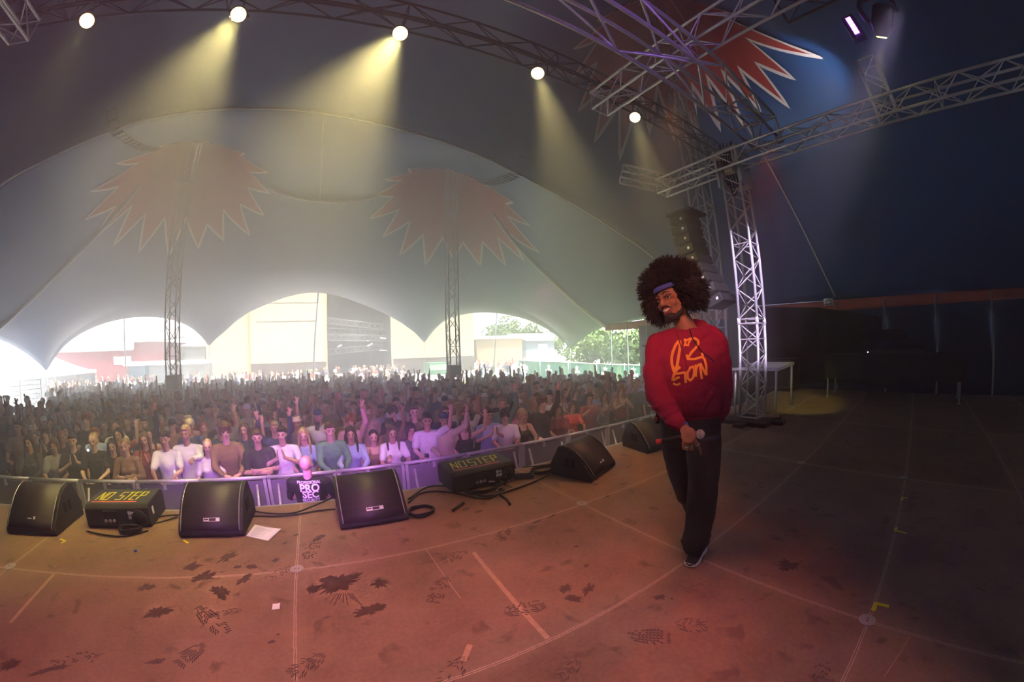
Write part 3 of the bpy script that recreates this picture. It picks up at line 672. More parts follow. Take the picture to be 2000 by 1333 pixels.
tape(1750, 1038, [((1751, 1031), (1748, 1038)), ((1748, 1037), (1771, 1043))], .022, 'yellow corner tape on the dark deck, middle of the three on the right')
tape(1710, 1182, [((1711, 1178), (1705, 1194)), ((1709, 1179), (1736, 1186))], .026, 'large yellow corner tape on the dark deck beside the largest disc')
tape(124, 1056, [((118, 1054), (128, 1058)), ((128, 1058), (120, 1062))], .022, 'yellow tape scrap on the deck right of the leftmost monitor')
tape(363, 1059, [((358, 1056), (368, 1062))], .02, 'yellow tape scrap under the front edge of the wedge monitor beside the paper')
def flat(name, quad, m, lab, cat, z=.003, th=.0008, curl=0):
    P = [onZ(*q_) for q_ in quad]; c = sum(P, Vector()) / 4; o_ = [p - c for p in P]; n = 8; vs = []
    for j in range(n + 1):
        for i in range(n + 1):
            s_, t_ = i / n, j / n; p = (o_[0] * (1 - s_) + o_[1] * s_) * (1 - t_) + (o_[3] * (1 - s_) + o_[2] * s_) * t_
            vs.append((p.x, p.y, curl * (abs(s_ - .3) ** 2) * t_))
    fs = [(j * (n + 1) + i, j * (n + 1) + i + 1, (j + 1) * (n + 1) + i + 1, (j + 1) * (n + 1) + i) for j in range(n) for i in range(n)]
    o = MB().add(vs, fs).build(name, m); o.location = (c.x, c.y, z); sd = o.modifiers.new('t', 'SOLIDIFY'); sd.thickness = th; sd.offset = 1; return tag(o, lab, cat), o_
pp, qd = flat('set_list', [(481, 1048), (524, 1058), (550, 1036), (498, 1026)], M['white_paper'], 'printed white sheet lying on the deck beside the wedge monitor', 'paper', curl=.02)
mb = MB()
for k in range(16):
    t_ = .12 + k * .047; s0, s1 = .12, .12 + (.35 + .5 * random.random()) * .85
    a = (qd[0] * (1 - t_) + qd[3] * t_); b = (qd[1] * (1 - t_) + qd[2] * t_); p = a.lerp(b, s0); q_ = a.lerp(b, s1)
    n_ = Vector((-(q_ - p).y, (q_ - p).x, 0)).normalized() * .0014
    mb.add([(v.x, v.y, .024 - .0) for v in (p - n_, p + n_, q_ + n_, q_ - n_)], [(0, 1, 2, 3)])
_bv = BVHTree.FromObject(pp, bpy.context.evaluated_depsgraph_get())
mb.v = [(v[0], v[1], (_bv.ray_cast(Vector((v[0], v[1], .2)), Vector((0, 0, -1)))[0] or Vector((0, 0, .001))).z + .0006) for v in mb.v]
mb.build('printed_lines', mat('grey print', (.3, .3, .34), .8), pp, False)
flat('paper_scrap', [(531, 1193), (547, 1191), (548, 1180), (533, 1181)], M['white_paper'], 'small white card lying on the deck below the stains', 'card', curl=.01)
o = MB().ell((0, 0, .012), (.016, .014, .012)).build('bottle_cap', mat('blue plastic', (.05, .08, .6), .4)); o.location = onZ(265, 1079); tag(o, 'tiny blue bottle cap on the deck before the left no step box', 'cap')

# ================================================================ wedge monitors
M['grille'] = mat('dark perforated grille', (.055, .042, .045), .45, .5, .15, 220, .6, 700)
def grille_mat():
    m = bpy.data.materials.new('perforated steel grille'); m.use_nodes = True; t = m.node_tree; b = t.nodes['Principled BSDF']
    tc = t.nodes.new('ShaderNodeTexCoord'); v = t.nodes.new('ShaderNodeTexVoronoi'); v.inputs['Scale'].default_value = 75; v.inputs['Randomness'].default_value = 0.0
    mp = t.nodes.new('ShaderNodeMapping'); mp.inputs['Rotation'].default_value = (.0, .0, .78); t.links.new(tc.outputs['Object'], mp.inputs[0]); t.links.new(mp.outputs[0], v.inputs['Vector'])
    cr = t.nodes.new('ShaderNodeValToRGB'); cr.color_ramp.elements[0].position = .28; cr.color_ramp.elements[0].color = (.006, .005, .006, 1); cr.color_ramp.elements[1].position = .40; cr.color_ramp.elements[1].color = (.05, .04, .042, 1)
    t.links.new(v.outputs['Distance'], cr.inputs[0]); t.links.new(cr.outputs[0], b.inputs['Base Color']); b.inputs['Roughness'].default_value = .5; b.inputs['Metallic'].default_value = .2
    return m
M['grille'] = grille_mat()
M['label'] = mat('pale printed label', (.75, .72, .75), .5)
def prism(prof, x0, x1):
    n = len(prof); vs = [(x0, y, z) for y, z in prof] + [(x1, y, z) for y, z in prof]
    fs = [tuple(range(n - 1, -1, -1)), tuple(range(n, 2 * n))] + [(k, (k + 1) % n, n + (k + 1) % n, n + k) for k in range(n)]
    return MB().add(vs, fs)
def wedge(fl_px, fr_px, lab, W=.60, Hh=.36, D=.56, plate=1):
    a = onZ(*fl_px); b = onZ(*fr_px); c = (a + b) / 2; ang = math.atan2((b - a).y, (b - a).x)
    r = empty('wedge_monitor', c, ang); tag(r, lab, 'stage monitor', 'wedge monitors')
    top = [(.022 + (.40 - .022) * f, .06 + (Hh - .06) * (math.sin(f * math.pi / 2 * .93) / math.sin(math.pi / 2 * .93)) ** .92) for f in [k / 10 for k in range(11)]]
    body = [(.03, 0), (.012, .03), (.02, .058)] + top[1:] + [(.45, Hh - .01), (D, .13), (D - .02, 0)]
    prism(body, -W / 2, W / 2).build('cabinet', M['cabinet'], r, False, .008)
    # grille inset between the side cheeks
    gv = []; gw = W / 2 - .035
    for (y, z) in top: gv += [(-gw, y - .008, z + .007), (gw, y - .008, z + .007)]
    mb = MB().add(gv, [(2 * k, 2 * k + 1, 2 * k + 3, 2 * k + 2) for k in range(10)]); g = mb.build('grille', M['grille'], r); s_ = g.modifiers.new('t', 'SOLIDIFY'); s_.thickness = .006
    for sx in (-1, 1): MB().tube([(sx * (gw + .004), y - .012, z + .010) for y, z in top], .0045, 6).build('grille_edge', M['steel'], r)
    y, z = top[1]; y2, z2 = top[2]; n_ = Vector((0, -(z2 - z), (y2 - y))).normalized(); mid = Vector((.02, (y + y2) / 2, (z + z2) / 2)) + n_ * .018; tv = Vector((0, y2 - y, z2 - z)).normalized()
    def plate_(x0, x1, h0, h1, mm, off, nm, par):
        P = [mid + Vector((x0, 0, 0)) + tv * h0, mid + Vector((x1, 0, 0)) + tv * h0, mid + Vector((x1, 0, 0)) + tv * h1, mid + Vector((x0, 0, 0)) + tv * h1]
        return MB().add([p + n_ * off for p in P] + [p + n_ * (off + .002) for p in P], [(3, 2, 1, 0), (4, 5, 6, 7), (0, 1, 5, 4), (1, 2, 6, 5), (2, 3, 7, 6), (3, 0, 4, 7)]).build(nm, mm, par, False)
    if plate:
        p_ = plate_(-.075, .075, -.016, .016, M['label'], 0, 'name_plate', r)
        plate_(-.02, .04, -.011, .011, M['print'], .002, 'printed_block', p_); plate_(-.068, -.028, -.002, .008, M['print'], .002, 'printed_mark', p_)
    else:
        p_ = plate_(-.05, .0, -.01, .0, M['label'], 0, 'name_plate', r); plate_(.02, .045, -.012, .014, M['label'], 0, 'name_plate', r)
    for sx in (-1, 1):
        for q_ in range(2): MB().box((sx * (W / 2 + .001) - .003, .24 + q_ * .075, .13), (sx * (W / 2 + .001) + .003, .29 + q_ * .075, .23)).build('handle_recess', M['drape'], r, False, .004)
    for sx in (-.2, 0, .2): MB().loft([((sx, D - .004, .07), (.025, 0, 0), (0, 0, .025)), ((sx, D + .012, .07), (.022, 0, 0), (0, 0, .022))], 12).build('socket', M['steel'], r)
    return r
wedge((14, 1045), (108, 1051), 'wedge monitor standing at the dark end of the stage edge, nearly black', plate=0)
wedge((347, 1054), (480, 1051), 'upright looking wedge monitor with white name plate, left of the paper sheet')
wedge((667, 1040), (800, 1018), 'tilted wedge monitor with honeycomb grille and name plate, right of the guard')
wedge((1148, 953), (1213, 905), 'wedge monitor right of the coiled cables, before the barrier end', plate=0)
wedge((1262, 890), (1330, 870), 'wedge monitor partly hidden behind the performer', plate=0)
# low no-step boxes facing the crowd
GL = {'N': [[(0, 0), (0, 1)], [(0, 1), (.6, 0)], [(.6, 0), (.6, 1)]], 'O': [[(0, 0), (0, 1), (.6, 1), (.6, 0), (0, 0)]], 'S': [[(.6, 1), (0, 1), (0, .5), (.6, .5), (.6, 0), (0, 0)]], 'T': [[(0, 1), (.6, 1)], [(.3, 1), (.3, 0)]],
      'E': [[(.55, 1), (0, 1), (0, 0), (.55, 0)], [(0, .5), (.45, .5)]], 'P': [[(0, 0), (0, 1), (.6, 1), (.6, .5), (0, .5)]]}
def nostep(fl_px, fr_px, lab, W, gap, hh=.235):
    a = onZ(*fl_px); b = onZ(*fr_px); c = (a + b) / 2; ang = math.atan2((b - a).y, (b - a).x)
    r = empty('low_speaker', c, ang); tag(r, lab, 'speaker', 'no step speakers on the stage edge')
    D = .46
    prism([(.02, 0), (0, .03), (.01, hh - .05), (.05, hh - .02), (D - .06, hh), (D, hh - .05), (D - .02, 0)], -W / 2, W / 2).build('cabinet', M['cabinet'], r, False, .012)
    mb = MB(); lw = (W - .14 - gap) / 7.0; x = -W / 2 + .07; y0 = .14; hgt = .17; zz = lambda y: hh - .02 + .02 * (y - .05) / (D - .11) + .0022
    strokes = []
    for ch in 'NO STEP':
        if ch == ' ': x += gap; continue
        for st in GL[ch]:
            for p, q_ in zip(st[:-1], st[1:]):
                A = Vector((x + p[0] * lw * 1.25 + p[1] * .03, y0 + p[1] * hgt, 0)); Bv = Vector((x + q_[0] * lw * 1.25 + q_[1] * .03, y0 + q_[1] * hgt, 0))
                t = (Bv - A).normalized(); n_ = Vector((-t.y, t.x, 0)) * .008; A = A - t * .006; Bv = Bv + t * .006
                mb.add([(v.x, v.y, zz(v.y)) for v in (A - n_, A + n_, Bv + n_, Bv - n_)], [(0, 1, 2, 3)])
        x += lw * 1.12
    mb.build('tape_lettering', M['yellow_tape'], r, False)
    MB().add([(-W / 2 + .05, .085, zz(.085)), (W / 2 - .14, .085, zz(.085)), (W / 2 - .14, .105, zz(.105)), (-W / 2 + .05, .105, zz(.105))], [(0, 1, 2, 3)]).build('tape_underline', M['pink_tape'], r, False)
    mb = MB(); mb.box((-.13, -.012, .04), (.02, .004, .17)); mb.build('connector_panel', M['black_metal'], r, False, .004)
    for k in range(3): MB().loft([((-.11 + k * .045, -.022, .08), (.016, 0, 0), (0, 0, .016)), ((-.11 + k * .045, -.01, .08), (.018, 0, 0), (0, 0, .018))], 10).build('connector', M['steel'], r)
    for (x_, z_, w2, h2) in ((.13, .13, .03, .03), (.17, .135, .025, .02), (.13, .09, .03, .03), (.17, .09, .035, .03)): MB().box((x_, -.002, z_), (x_ + w2, .006, z_ + h2)).build('rating_label', M['label'], r, False)
    MB().box((W / 2 - .002, .1, .09), (W / 2 + .002, .14, .16)).build('side_label', M['label'], r, False)
    mb = MB(); mb.loft([((W / 2 - .1, -.01, .1), (.07, 0, 0), (0, 0, .07)), ((W / 2 - .1, 0, .1), (.075, 0, 0), (0, 0, .075))], 20); mb.build('port_ring', M['black_metal'], r)
    return r
nostep((170, 1033), (300, 1032), 'low black speaker with NO STEP in yellow tape, beside the blackest wedge monitor', .68, .07)
nostep((888, 966), (1006, 938), 'low black speaker with NOSTEP in yellow tape and a tangle of cables, right stage edge', .74, .02)

# ---------------------------------------------------------------- cables
def cable(pts, r_, lab, name='cable', z=.012, m='rubber'):
    P = [onZ(*p) + Vector((0, 0, z + .006 * math.sin(i * 1.7))) for i, p in enumerate(pts)]
    o = MB().tube(smooth_pts(P, 8), r_, 6).build(name, M[m]); return tag(o, lab, 'cable')
cable([(305, 1012), (345, 1010), (400, 1012)], .008, 'short black cable behind the wedge monitor near the paper')
cable([(492, 1000), (530, 1007), (575, 1004), (612, 990), (650, 975)], .008, 'black cable looping along the stage edge behind the guard')
cable([(492, 1011), (560, 1011), (620, 1000), (655, 996)], .008, 'black cable lying straight between the two middle wedge monitors')
cable([(798, 985), (820, 968), (850, 962), (890, 965), (930, 975), (960, 975), (985, 958)], .010, 'black cable running from the tilted monitor to the right no step box')
cable([(798, 978), (835, 955), (880, 952), (915, 962), (950, 972), (1000, 960), (1060, 935), (1090, 912)], .010, 'long black cable passing the right no step box to the coil')
cable([(1020, 915), (1060, 912), (1100, 905), (1130, 900)], .007, 'thin black cable between the coil and the wedge monitor')
cable([(170, 1040), (200, 1048), (240, 1050), (290, 1038)], .008, 'black cable trailing before the left no step box')
cable([(286, 1030), (320, 1022), (347, 1012)], .008, 'black cable from the left coil to the wedge monitor')
cable([(905, 985), (893, 995), (884, 1000)], .016, 'dark cable end lying before the right cable tangle')
cable([(978, 970), (990, 980), (996, 988)], .014, 'dark cable tail right of the cable tangle')
def coil(px, py, R_, n, lab, rad=.009, sq=.8):
    c = onZ(px, py); mb = MB(); rr = random.Random(int(px))
    pts = []
    for k in range(n * 18):
        a = 2 * math.pi * k / 18; q = R_ * (1 + .10 * math.sin(k * .37) + rr.uniform(-.02, .02)); pts.append((c.x + q * math.cos(a), c.y + q * sq * math.sin(a), .012 + .012 * (k / 18) * .6 + .006 * math.sin(a * 2.3 + k * .05)))
    mb.tube(pts, rad, 6); o = mb.build('cable_coil', M['rubber']); return tag(o, lab, 'cable coil', 'coiled cables')
coil(822, 1004, .115, 4, 'neat black cable coil with yellow marker beside the tilted monitor', sq=.9)
tape(831, 1008, [((827, 1005), (836, 1008))], .018, 'yellow tape tag on the neat coil beside the tilted monitor')
coil(1060, 923, .17, 6, 'flat black cable coil right of the right no step box', .008, .6)
coil(255, 1042, .11, 6, 'bunched black cable coil before the left no step box', .010, .6)
coil(940, 960, .18, 5, 'loose heap of black cables before the right no step box', .009, .5)
# multicore plug heap
pk = empty('plug_bundle', onZ(985, 955)); tag(pk, 'bundle of small cable plugs with red and green rings in the tangle', 'plugs')
rr = random.Random(4); cols = [mat('red ring', (.7, .03, .03), .4), mat('green ring', (.1, .5, .12), .4), M['white_plain']]
for k in range(12):
    a = rr.uniform(0, 6.28); p = Vector((rr.uniform(-.1, .1), rr.uniform(-.06, .06), rr.uniform(.02, .09))); d = Vector((math.cos(a), math.sin(a), rr.uniform(-.2, .4))).normalized()
    e = MB().tube([p, p + d * .055], .009, 8).build('plug', M['steel'] if k % 3 == 0 else M['black_metal'], pk); MB().tube([p + d * .058, p + d * .068], .0095, 8).build('ring', cols[k % 3 if k % 4 else 0], e)
st_ = empty('stage_box', onZ(1022, 935)); tag(st_, 'small black connector box lying between the tangle and the flat coil', 'box')
MB().box((-.12, -.04, 0), (.12, .04, .05), Rz(-.5)).build('case', M['black_metal'], st_, False, .008); MB().tube([Rz(-.5) @ Vector((-.1, 0, .055)), Rz(-.5) @ Vector((.1, 0, .055))], .008, 6).build('carry_handle', M['rubber'], st_)

# ================================================================ crowd barrier
RV, RZ = 5.2, -.22
M['barrier_alu'] = mat('matt aluminium', (.62, .60, .66), .45, .5, .1, 8)
def barrier():
    r = empty('crowd_barrier', (0, RV, 0))
    MB().tube([(-.5, 0, RZ), (.5, 0, RZ)], .026, 10).build('top_rail', M['barrier_alu'], r)
    mb = MB(); mb.box((-.485, .012, GZ + .1), (.485, .02, RZ - .05)); mb.build('front_panel', M['pit_panel'], r, False)
    for x in (-.475, .475): MB().box((x - .022, -.03, GZ), (x + .022, .01, RZ - .02)).build('upright', M['barrier_alu'], r, False, .004)
    mb = MB(); mb.box((-.48, -.012, -.72), (.48, .012, -.69)); mb.box((-.06, -.02, RZ - .12), (-.02, .012, RZ - .01)); mb.box((-.48, -.012, GZ + .25), (.48, .012, GZ + .28)); mb.build('cross_bar', M['barrier_alu'], r, False)
    mb = MB(); mb.box((-.49, -.45, GZ), (.49, .9, GZ + .03)); mb.build('foot_plate', M['steel'], r, False)
    for x in (-.35, .35): MB().tube([(x, .0, RZ - .1), (x, -.42, GZ + .03)], .018, 6).build('brace', M['barrier_alu'], r)
    return r
def copy_tree(o, parent=None):
    c = o.copy(); COL.objects.link(c); c.parent = parent
    for ch in [x for x in CH.get(o.name, [])]: copy_tree(ch, c)
    return c
CH = {}
def index_children():
    CH.clear()
    for o in bpy.data.objects:
        if o.parent: CH.setdefault(o.parent.name, []).append(o)
br0 = barrier(); index_children()
xs = [-9.6 + k * 1.01 for k in range(17)]
for i, x in enumerate(xs):
    r = br0 if i == 0 else copy_tree(br0); r.location = (x, RV, 0)
    px, py = pix((x, RV, RZ))
    lm = [(-400, 'beyond the picture'), (12, 'behind the blackest wedge monitor'), (160, 'behind the gap before the NO STEP speaker'), (320, 'behind the NO STEP speaker'), (480, 'behind the wedge monitor next to the paper'), (570, 'between the paper sheet and the bald guard'), (650, 'behind the bald guard'), (790, 'behind the tilted monitor'), (880, 'behind the neat cable coil'), (1010, 'behind the NOSTEP speaker with the tangle'), (1090, 'behind the flat cable coil'), (1215, 'behind the wedge monitor by the flat coil'), (1300, 'behind the performer'), (3000, 'beyond the performer')]
    lab = next(t for lim, t in lm if px <= lim)
    tag(r, f'aluminium crowd barrier section {lab}', 'barrier', 'crowd barrier sections')

# ================================================================ ground and exterior
M['ground'] = mat('trodden sand and gravel', (.34, .32, .30), .95, 0, .25, .6, .4, 12)
M['grass'] = mat('short trodden grass', (.16, .20, .07), .95, 0, .4, 1.2, .6, 30)
def gz(x, y):
    return GZ - .022 * max(0, min(y, 60) - 6)
mb = MB(); gx = np.linspace(-95, 95, 60); gy = np.concatenate([np.linspace(-9, 30, 30), np.linspace(34, 150, 20)])
vs = [(x, y, gz(x, y)) for y in gy for x in gx]; n = len(gx)
mb.add(vs, [(j * n + i, j * n + i + 1, (j + 1) * n + i + 1, (j + 1) * n + i) for j in range(len(gy) - 1) for i in range(n - 1)])
struct(mb.build('ground', M['ground']))
mb = MB(); gx = np.linspace(6, 42, 25); gy = np.linspace(8, 34, 25); n = 25
mb.add([(x, y, gz(x, y) + .012) for y in gy for x in gx], [(j * n + i, j * n + i + 1, (j + 1) * n + i + 1, (j + 1) * n + i) for j in range(24) for i in range(24)])
tag(mb.build('grass', M['grass']), 'trodden grass between the crowd and the green fence', 'grass', kind='stuff')

def slats_mat(name, base, dark, per, axis=0):
    m = bpy.data.materials.new(name); m.use_nodes = True; t = m.node_tree; b = t.nodes['Principled BSDF']
    tc = t.nodes.new('ShaderNodeTexCoord'); wv = t.nodes.new('ShaderNodeTexWave'); wv.bands_direction = 'XYZ'[axis]; wv.inputs['Scale'].default_value = 1 / per * .314 ; wv.inputs['Distortion'].default_value = 0
    t.links.new(tc.outputs['Object'], wv.inputs['Vector']); cr = t.nodes.new('ShaderNodeValToRGB')
    cr.color_ramp.elements[0].color = (*dark, 1); cr.color_ramp.elements[0].position = .15; cr.color_ramp.elements[1].color = (*base, 1); cr.color_ramp.elements[1].position = .35
    t.links.new(wv.outputs['Color'], cr.inputs[0]); t.links.new(cr.outputs[0], b.inputs['Base Color']); b.inputs['Roughness'].default_value = .8
    return m
M['timber'] = slats_mat('pale vertical timber cladding', (.36, .31, .22), (.26, .21, .13), .35)
M['hall_base'] = mat('brown hall plinth', (.06, .04, .035), .8, 0, .1, 2)
HV = 52.0
def hx(px): return onV(px, 690, HV).x
hall = tag(empty('timber_hall', (0, HV, 0)), 'tall timber clad hall behind the crowd with a wide dark gateway', 'building')
ZT, ZB = 15.5, gz(0, HV) - .3
def hbox(x0, x1, y0, y1, z0, z1, nm, m, par=hall, bev=0): return MB().box((x0, y0, z0), (x1, y1, z1)).build(nm, m, par, False, bev)
xa, xb, xc, xd, xe, xf = hx(400), hx(489), hx(639), hx(766), hx(926), hx(640)
hbox(xa, xb, .6, 1.0, ZB, ZT, 'recessed_wall', M['timber'])
hbox(xb, xc, 0, .4, ZB + 2.6, ZT, 'clad_wall', M['timber']); hbox(xb, xc, .05, .4, ZB, ZB + 2.6, 'plinth', M['hall_base'])
hbox(xd, xe, 0, .4, ZB + 2.6, ZT, 'clad_wall', M['timber']); hbox(xd, xe, .05, .4, ZB, ZB + 2.6, 'plinth', M['hall_base'])
hbox(xa, xe, .4, 26, ZT, ZT + .3, 'roof', M['steel']); hbox(xe - .3, xe, .4, 26, ZB, ZT, 'side_wall', M['timber']); hbox(xa, xa + .3, 1, 26, ZB, ZT, 'side_wall', M['timber'])
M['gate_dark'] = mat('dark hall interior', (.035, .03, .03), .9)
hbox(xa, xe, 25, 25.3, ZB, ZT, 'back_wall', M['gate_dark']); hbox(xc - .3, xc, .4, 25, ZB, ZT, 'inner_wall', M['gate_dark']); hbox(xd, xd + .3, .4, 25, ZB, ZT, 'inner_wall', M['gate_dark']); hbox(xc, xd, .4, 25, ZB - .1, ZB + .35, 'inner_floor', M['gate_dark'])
hbox(xb - .25, xb, -.05, .4, ZB, ZT, 'corner_post', mat('amber timber post', (.3, .18, .05), .7)); hbox(xc - .25, xc + .05, -.06, .4, ZB, ZT, 'corner_post', mat('amber timber post b', (.26, .19, .1), .7)); hbox(xd - .1, xd + .15, -.06, .4, ZB, ZT, 'corner_post', M['timber'])
for (x0, x1, z) in ((xb + 1, xc - 1, 8.0), (xb + 1, xc - 1, 5.5)): hbox(x0, x1, -.03, 0, z, z + .08, 'cladding_joint', M['hall_base'])
for (za, zb, yy) in ((6.2, 5.0, 8), (3.4, 3.1, 6), (1.2, 1.8, 9), (4.9, 4.4, 14)):
    box_truss('x', (xc, yy, za), (xd, yy, zb), .9, .9, parent=hall, rc=.06, rl=.05, lowpoly=4)
M['tube_glow'] = mat('lit tube lamp', (1, 1, 1), emis=(.85, .92, 1.0), emis_s=4)
for (x0, z0, x1, z1) in ((659, 678, 668, 674), (718, 676, 728, 671), (742, 660, 764, 663), (742, 685, 764, 685)):
    a = onV(x0, z0, HV + 5); b = onV(x1, z1, HV + 5); a.y = b.y = 5; MB().tube([a, b], .08, 6).build('tube_lamp', M['tube_glow'], hall)
# red shed far left
def bld(name, pxl, pxr, v, ztop, m, lab, d=10, roof=None, cat='building'):
    r = tag(empty(name, (0, v, 0)), lab, cat); x0, x1 = onV(pxl, 700, v).x, onV(pxr, 700, v).x
    zb = gz(0, v) - .3; MB().box((x0, 0, zb), (x1, d, ztop)).build('wall', m, r, False)
    if roof:
        z2 = ztop + roof[0]; mb = MB().add([(x0 - .4, -.5, ztop), (x1 + .4, -.5, ztop), (x1 + .4, d * .6, z2), (x0 - .4, d * .6, z2), (x0 - .4, -.5, ztop + .25), (x1 + .4, -.5, ztop + .25), (x1 + .4, d * .6, z2 + .25), (x0 - .4, d * .6, z2 + .25)], [(0, 3, 2, 1), (4, 5, 6, 7), (0, 1, 5, 4), (1, 2, 6, 5), (2, 3, 7, 6), (3, 0, 4, 7)]); mb.build('roof', roof[1], r, False)
    return r, x0, x1, zb
M['red_clad'] = slats_mat('red corrugated cladding', (.16, .02, .04), (.13, .014, .03), .4)
M['grey_roof'] = mat('pale metal roof', (.22, .225, .235), .5, .3)
r, x0, x1, zb = bld('red_shed', 92, 262, 60, 2.3, M['red_clad'], 'long red metal shed behind the left arch', 14, (1.2, M['grey_roof']))
MB().box((onV(222, 690, 60).x, -.05, .2), (onV(256, 690, 60).x, 0, 1.4)).build('white_sign', M['white_plain'], r, False)
bld('red_shed', 262, 318, 56, 3.4, M['red_clad'], 'taller red shed section with sloping roof beside the left mast', 14, (.8, M['grey_roof']))
bld('pale_shed', 350, 400, 62, 2.6, mat('pale grey cladding', (.22, .25, .25), .7), 'pale grey green shed just left of the timber hall', 10, (.6, M['grey_roof']))
bld('food_stall', 96, 148, 44, -.3, mat('orange stall front', (.26, .13, .07), .7), 'low orange fronted stall under the red shed', 2, (.1, M['white_plain']), 'stall')
for k, (a_, b_, c_, lb) in enumerate([(250, 282, (.09, .16, .23), 'blue portable cabin beside the left side pole'), (282, 322, (.2, .23, .26), 'pale stall with round signs behind the left mast'), (356, 398, (.26, .27, .28), 'white stall left of the timber hall')]):
    bld('cabin' if k == 0 else 'food_stall', a_, b_, 40 + k, .45, mat('stall paint', c_, .7), lb, 3, (.15, M['white_plain']), 'cabin' if k == 0 else 'stall')
r, x0, x1, zb = bld('green_container', 838, 874, 46, -.65, mat('green steel', (.04, .14, .07), .6), 'green container before the right part of the timber hall', 3, None, 'container')
MB().box((x0 + .1, -.04, -1.6), (x1 - .1, 0, -.9)).build('banner', mat('pale banner', (.2, .3, .22), .7), r, False)
r, x0, x1, zb = bld('green_container', 600, 620, 46, -.9, mat('green steel b', (.05, .15, .07), .6), 'small green container at the leaning side pole', 3, None, 'container')
r, x0, x1, zb = bld('low_building', 1028, 1102, 62, 2.0, mat('grey blue cladding', (.15, .17, .20), .7), 'long low grey building behind the green fence', 12, (1.6, M['grey_roof']))
for q in (1052, 1096): MB().box((onV(q, 690, 62).x, -.05, -1.2), (onV(q + 17, 690, 62).x, 0, 1.3)).build('door_panel', M['white_plain'], r, False)
bld('canopy_bar', 931, 1020, 58, 2.6, mat('pale orange wall', (.27, .2, .13), .8), 'pale orange bar building right of the timber hall', 6, (.4, M['white_plain']))
bld('parked_van', 1148, 1170, 40, -.4, M['white_plain'], 'white van roof beyond the green fence', 3, None, 'van')
# white marquee at left
mq = tag(empty('white_marquee', (0, 0, 0)), 'white pagoda marquee with grey side wall at the far left', 'marquee')
c = onV(28, 735, 27); cx, cy = c.x - 1.8, 27 + 3; zz = c.z + .1; hw = 4.9
prof = [(1.0, 0.0), (.72, .55), (.48, 1.15), (.28, 1.95), (.12, 2.75), (.02, 3.3)]; vs = []; n = 32
for f, dz in prof:
    for k in range(n):
        a = 2 * math.pi * (k + .5) / n; q = max(abs(math.cos(a)), abs(math.sin(a))); sq = f ** 1.0; R_ = hw * f / (q ** (1 if f > .3 else .6)); vs.append((cx + R_ * math.cos(a), cy + R_ * math.sin(a), zz + dz))
mb = MB().add(vs, [(j * n + k, j * n + (k + 1) % n, (j + 1) * n + (k + 1) % n, (j + 1) * n + k) for j in range(5) for k in range(n)])
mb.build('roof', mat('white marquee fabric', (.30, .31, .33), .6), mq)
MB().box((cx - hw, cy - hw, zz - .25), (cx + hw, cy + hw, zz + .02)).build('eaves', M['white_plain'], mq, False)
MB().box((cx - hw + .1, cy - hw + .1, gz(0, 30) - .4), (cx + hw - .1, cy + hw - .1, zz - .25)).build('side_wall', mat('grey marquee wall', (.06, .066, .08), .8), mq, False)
# mesh fence panels in front of the marquee
def fence(xa_, ya_, xb_, yb_, zt, lab):
    r = tag(empty('mesh_fence', (xa_, ya_, 0)), lab, 'fence', 'mesh fence panels'); a = Vector((0, 0, 0)); b = Vector((xb_ - xa_, yb_ - ya_, 0)); g = gz(xa_, ya_)
    mb = MB(); mb.tube([a + Vector((0, 0, g)), a + Vector((0, 0, zt)), b + Vector((0, 0, zt)), b + Vector((0, 0, g))], .03, 6); mb.build('frame', M['white_plain'], r)
    mb = MB()
    for k in range(1, 10): mb.tube([a + Vector((0, 0, g + (zt - g) * k / 10)), b + Vector((0, 0, g + (zt - g) * k / 10))], .012, 4)
    for k in range(1, 14): mb.tube([a.lerp(b, k / 14) + Vector((0, 0, g)), a.lerp(b, k / 14) + Vector((0, 0, zt))], .007, 4)
    mb.build('mesh_wires', M['steel'], r)
p0 = onR(-60, 775, 22); p1 = onR(2, 757, 22); p2 = onR(38, 746, 22.5); p3 = onR(79, 740, 23)
fence(p0.x, p0.y, p1.x, p1.y, (p0.z + p1.z) / 2, 'white mesh fence panel at the picture edge before the marquee'); fence(p1.x, p1.y, p2.x, p2.y, (p1.z + p2.z) / 2 + .1, 'white mesh fence panel second from the marquee corner'); fence(p2.x, p2.y, p3.x, p3.y, (p2.z + p3.z) / 2, 'white mesh fence panel nearest the marquee corner')
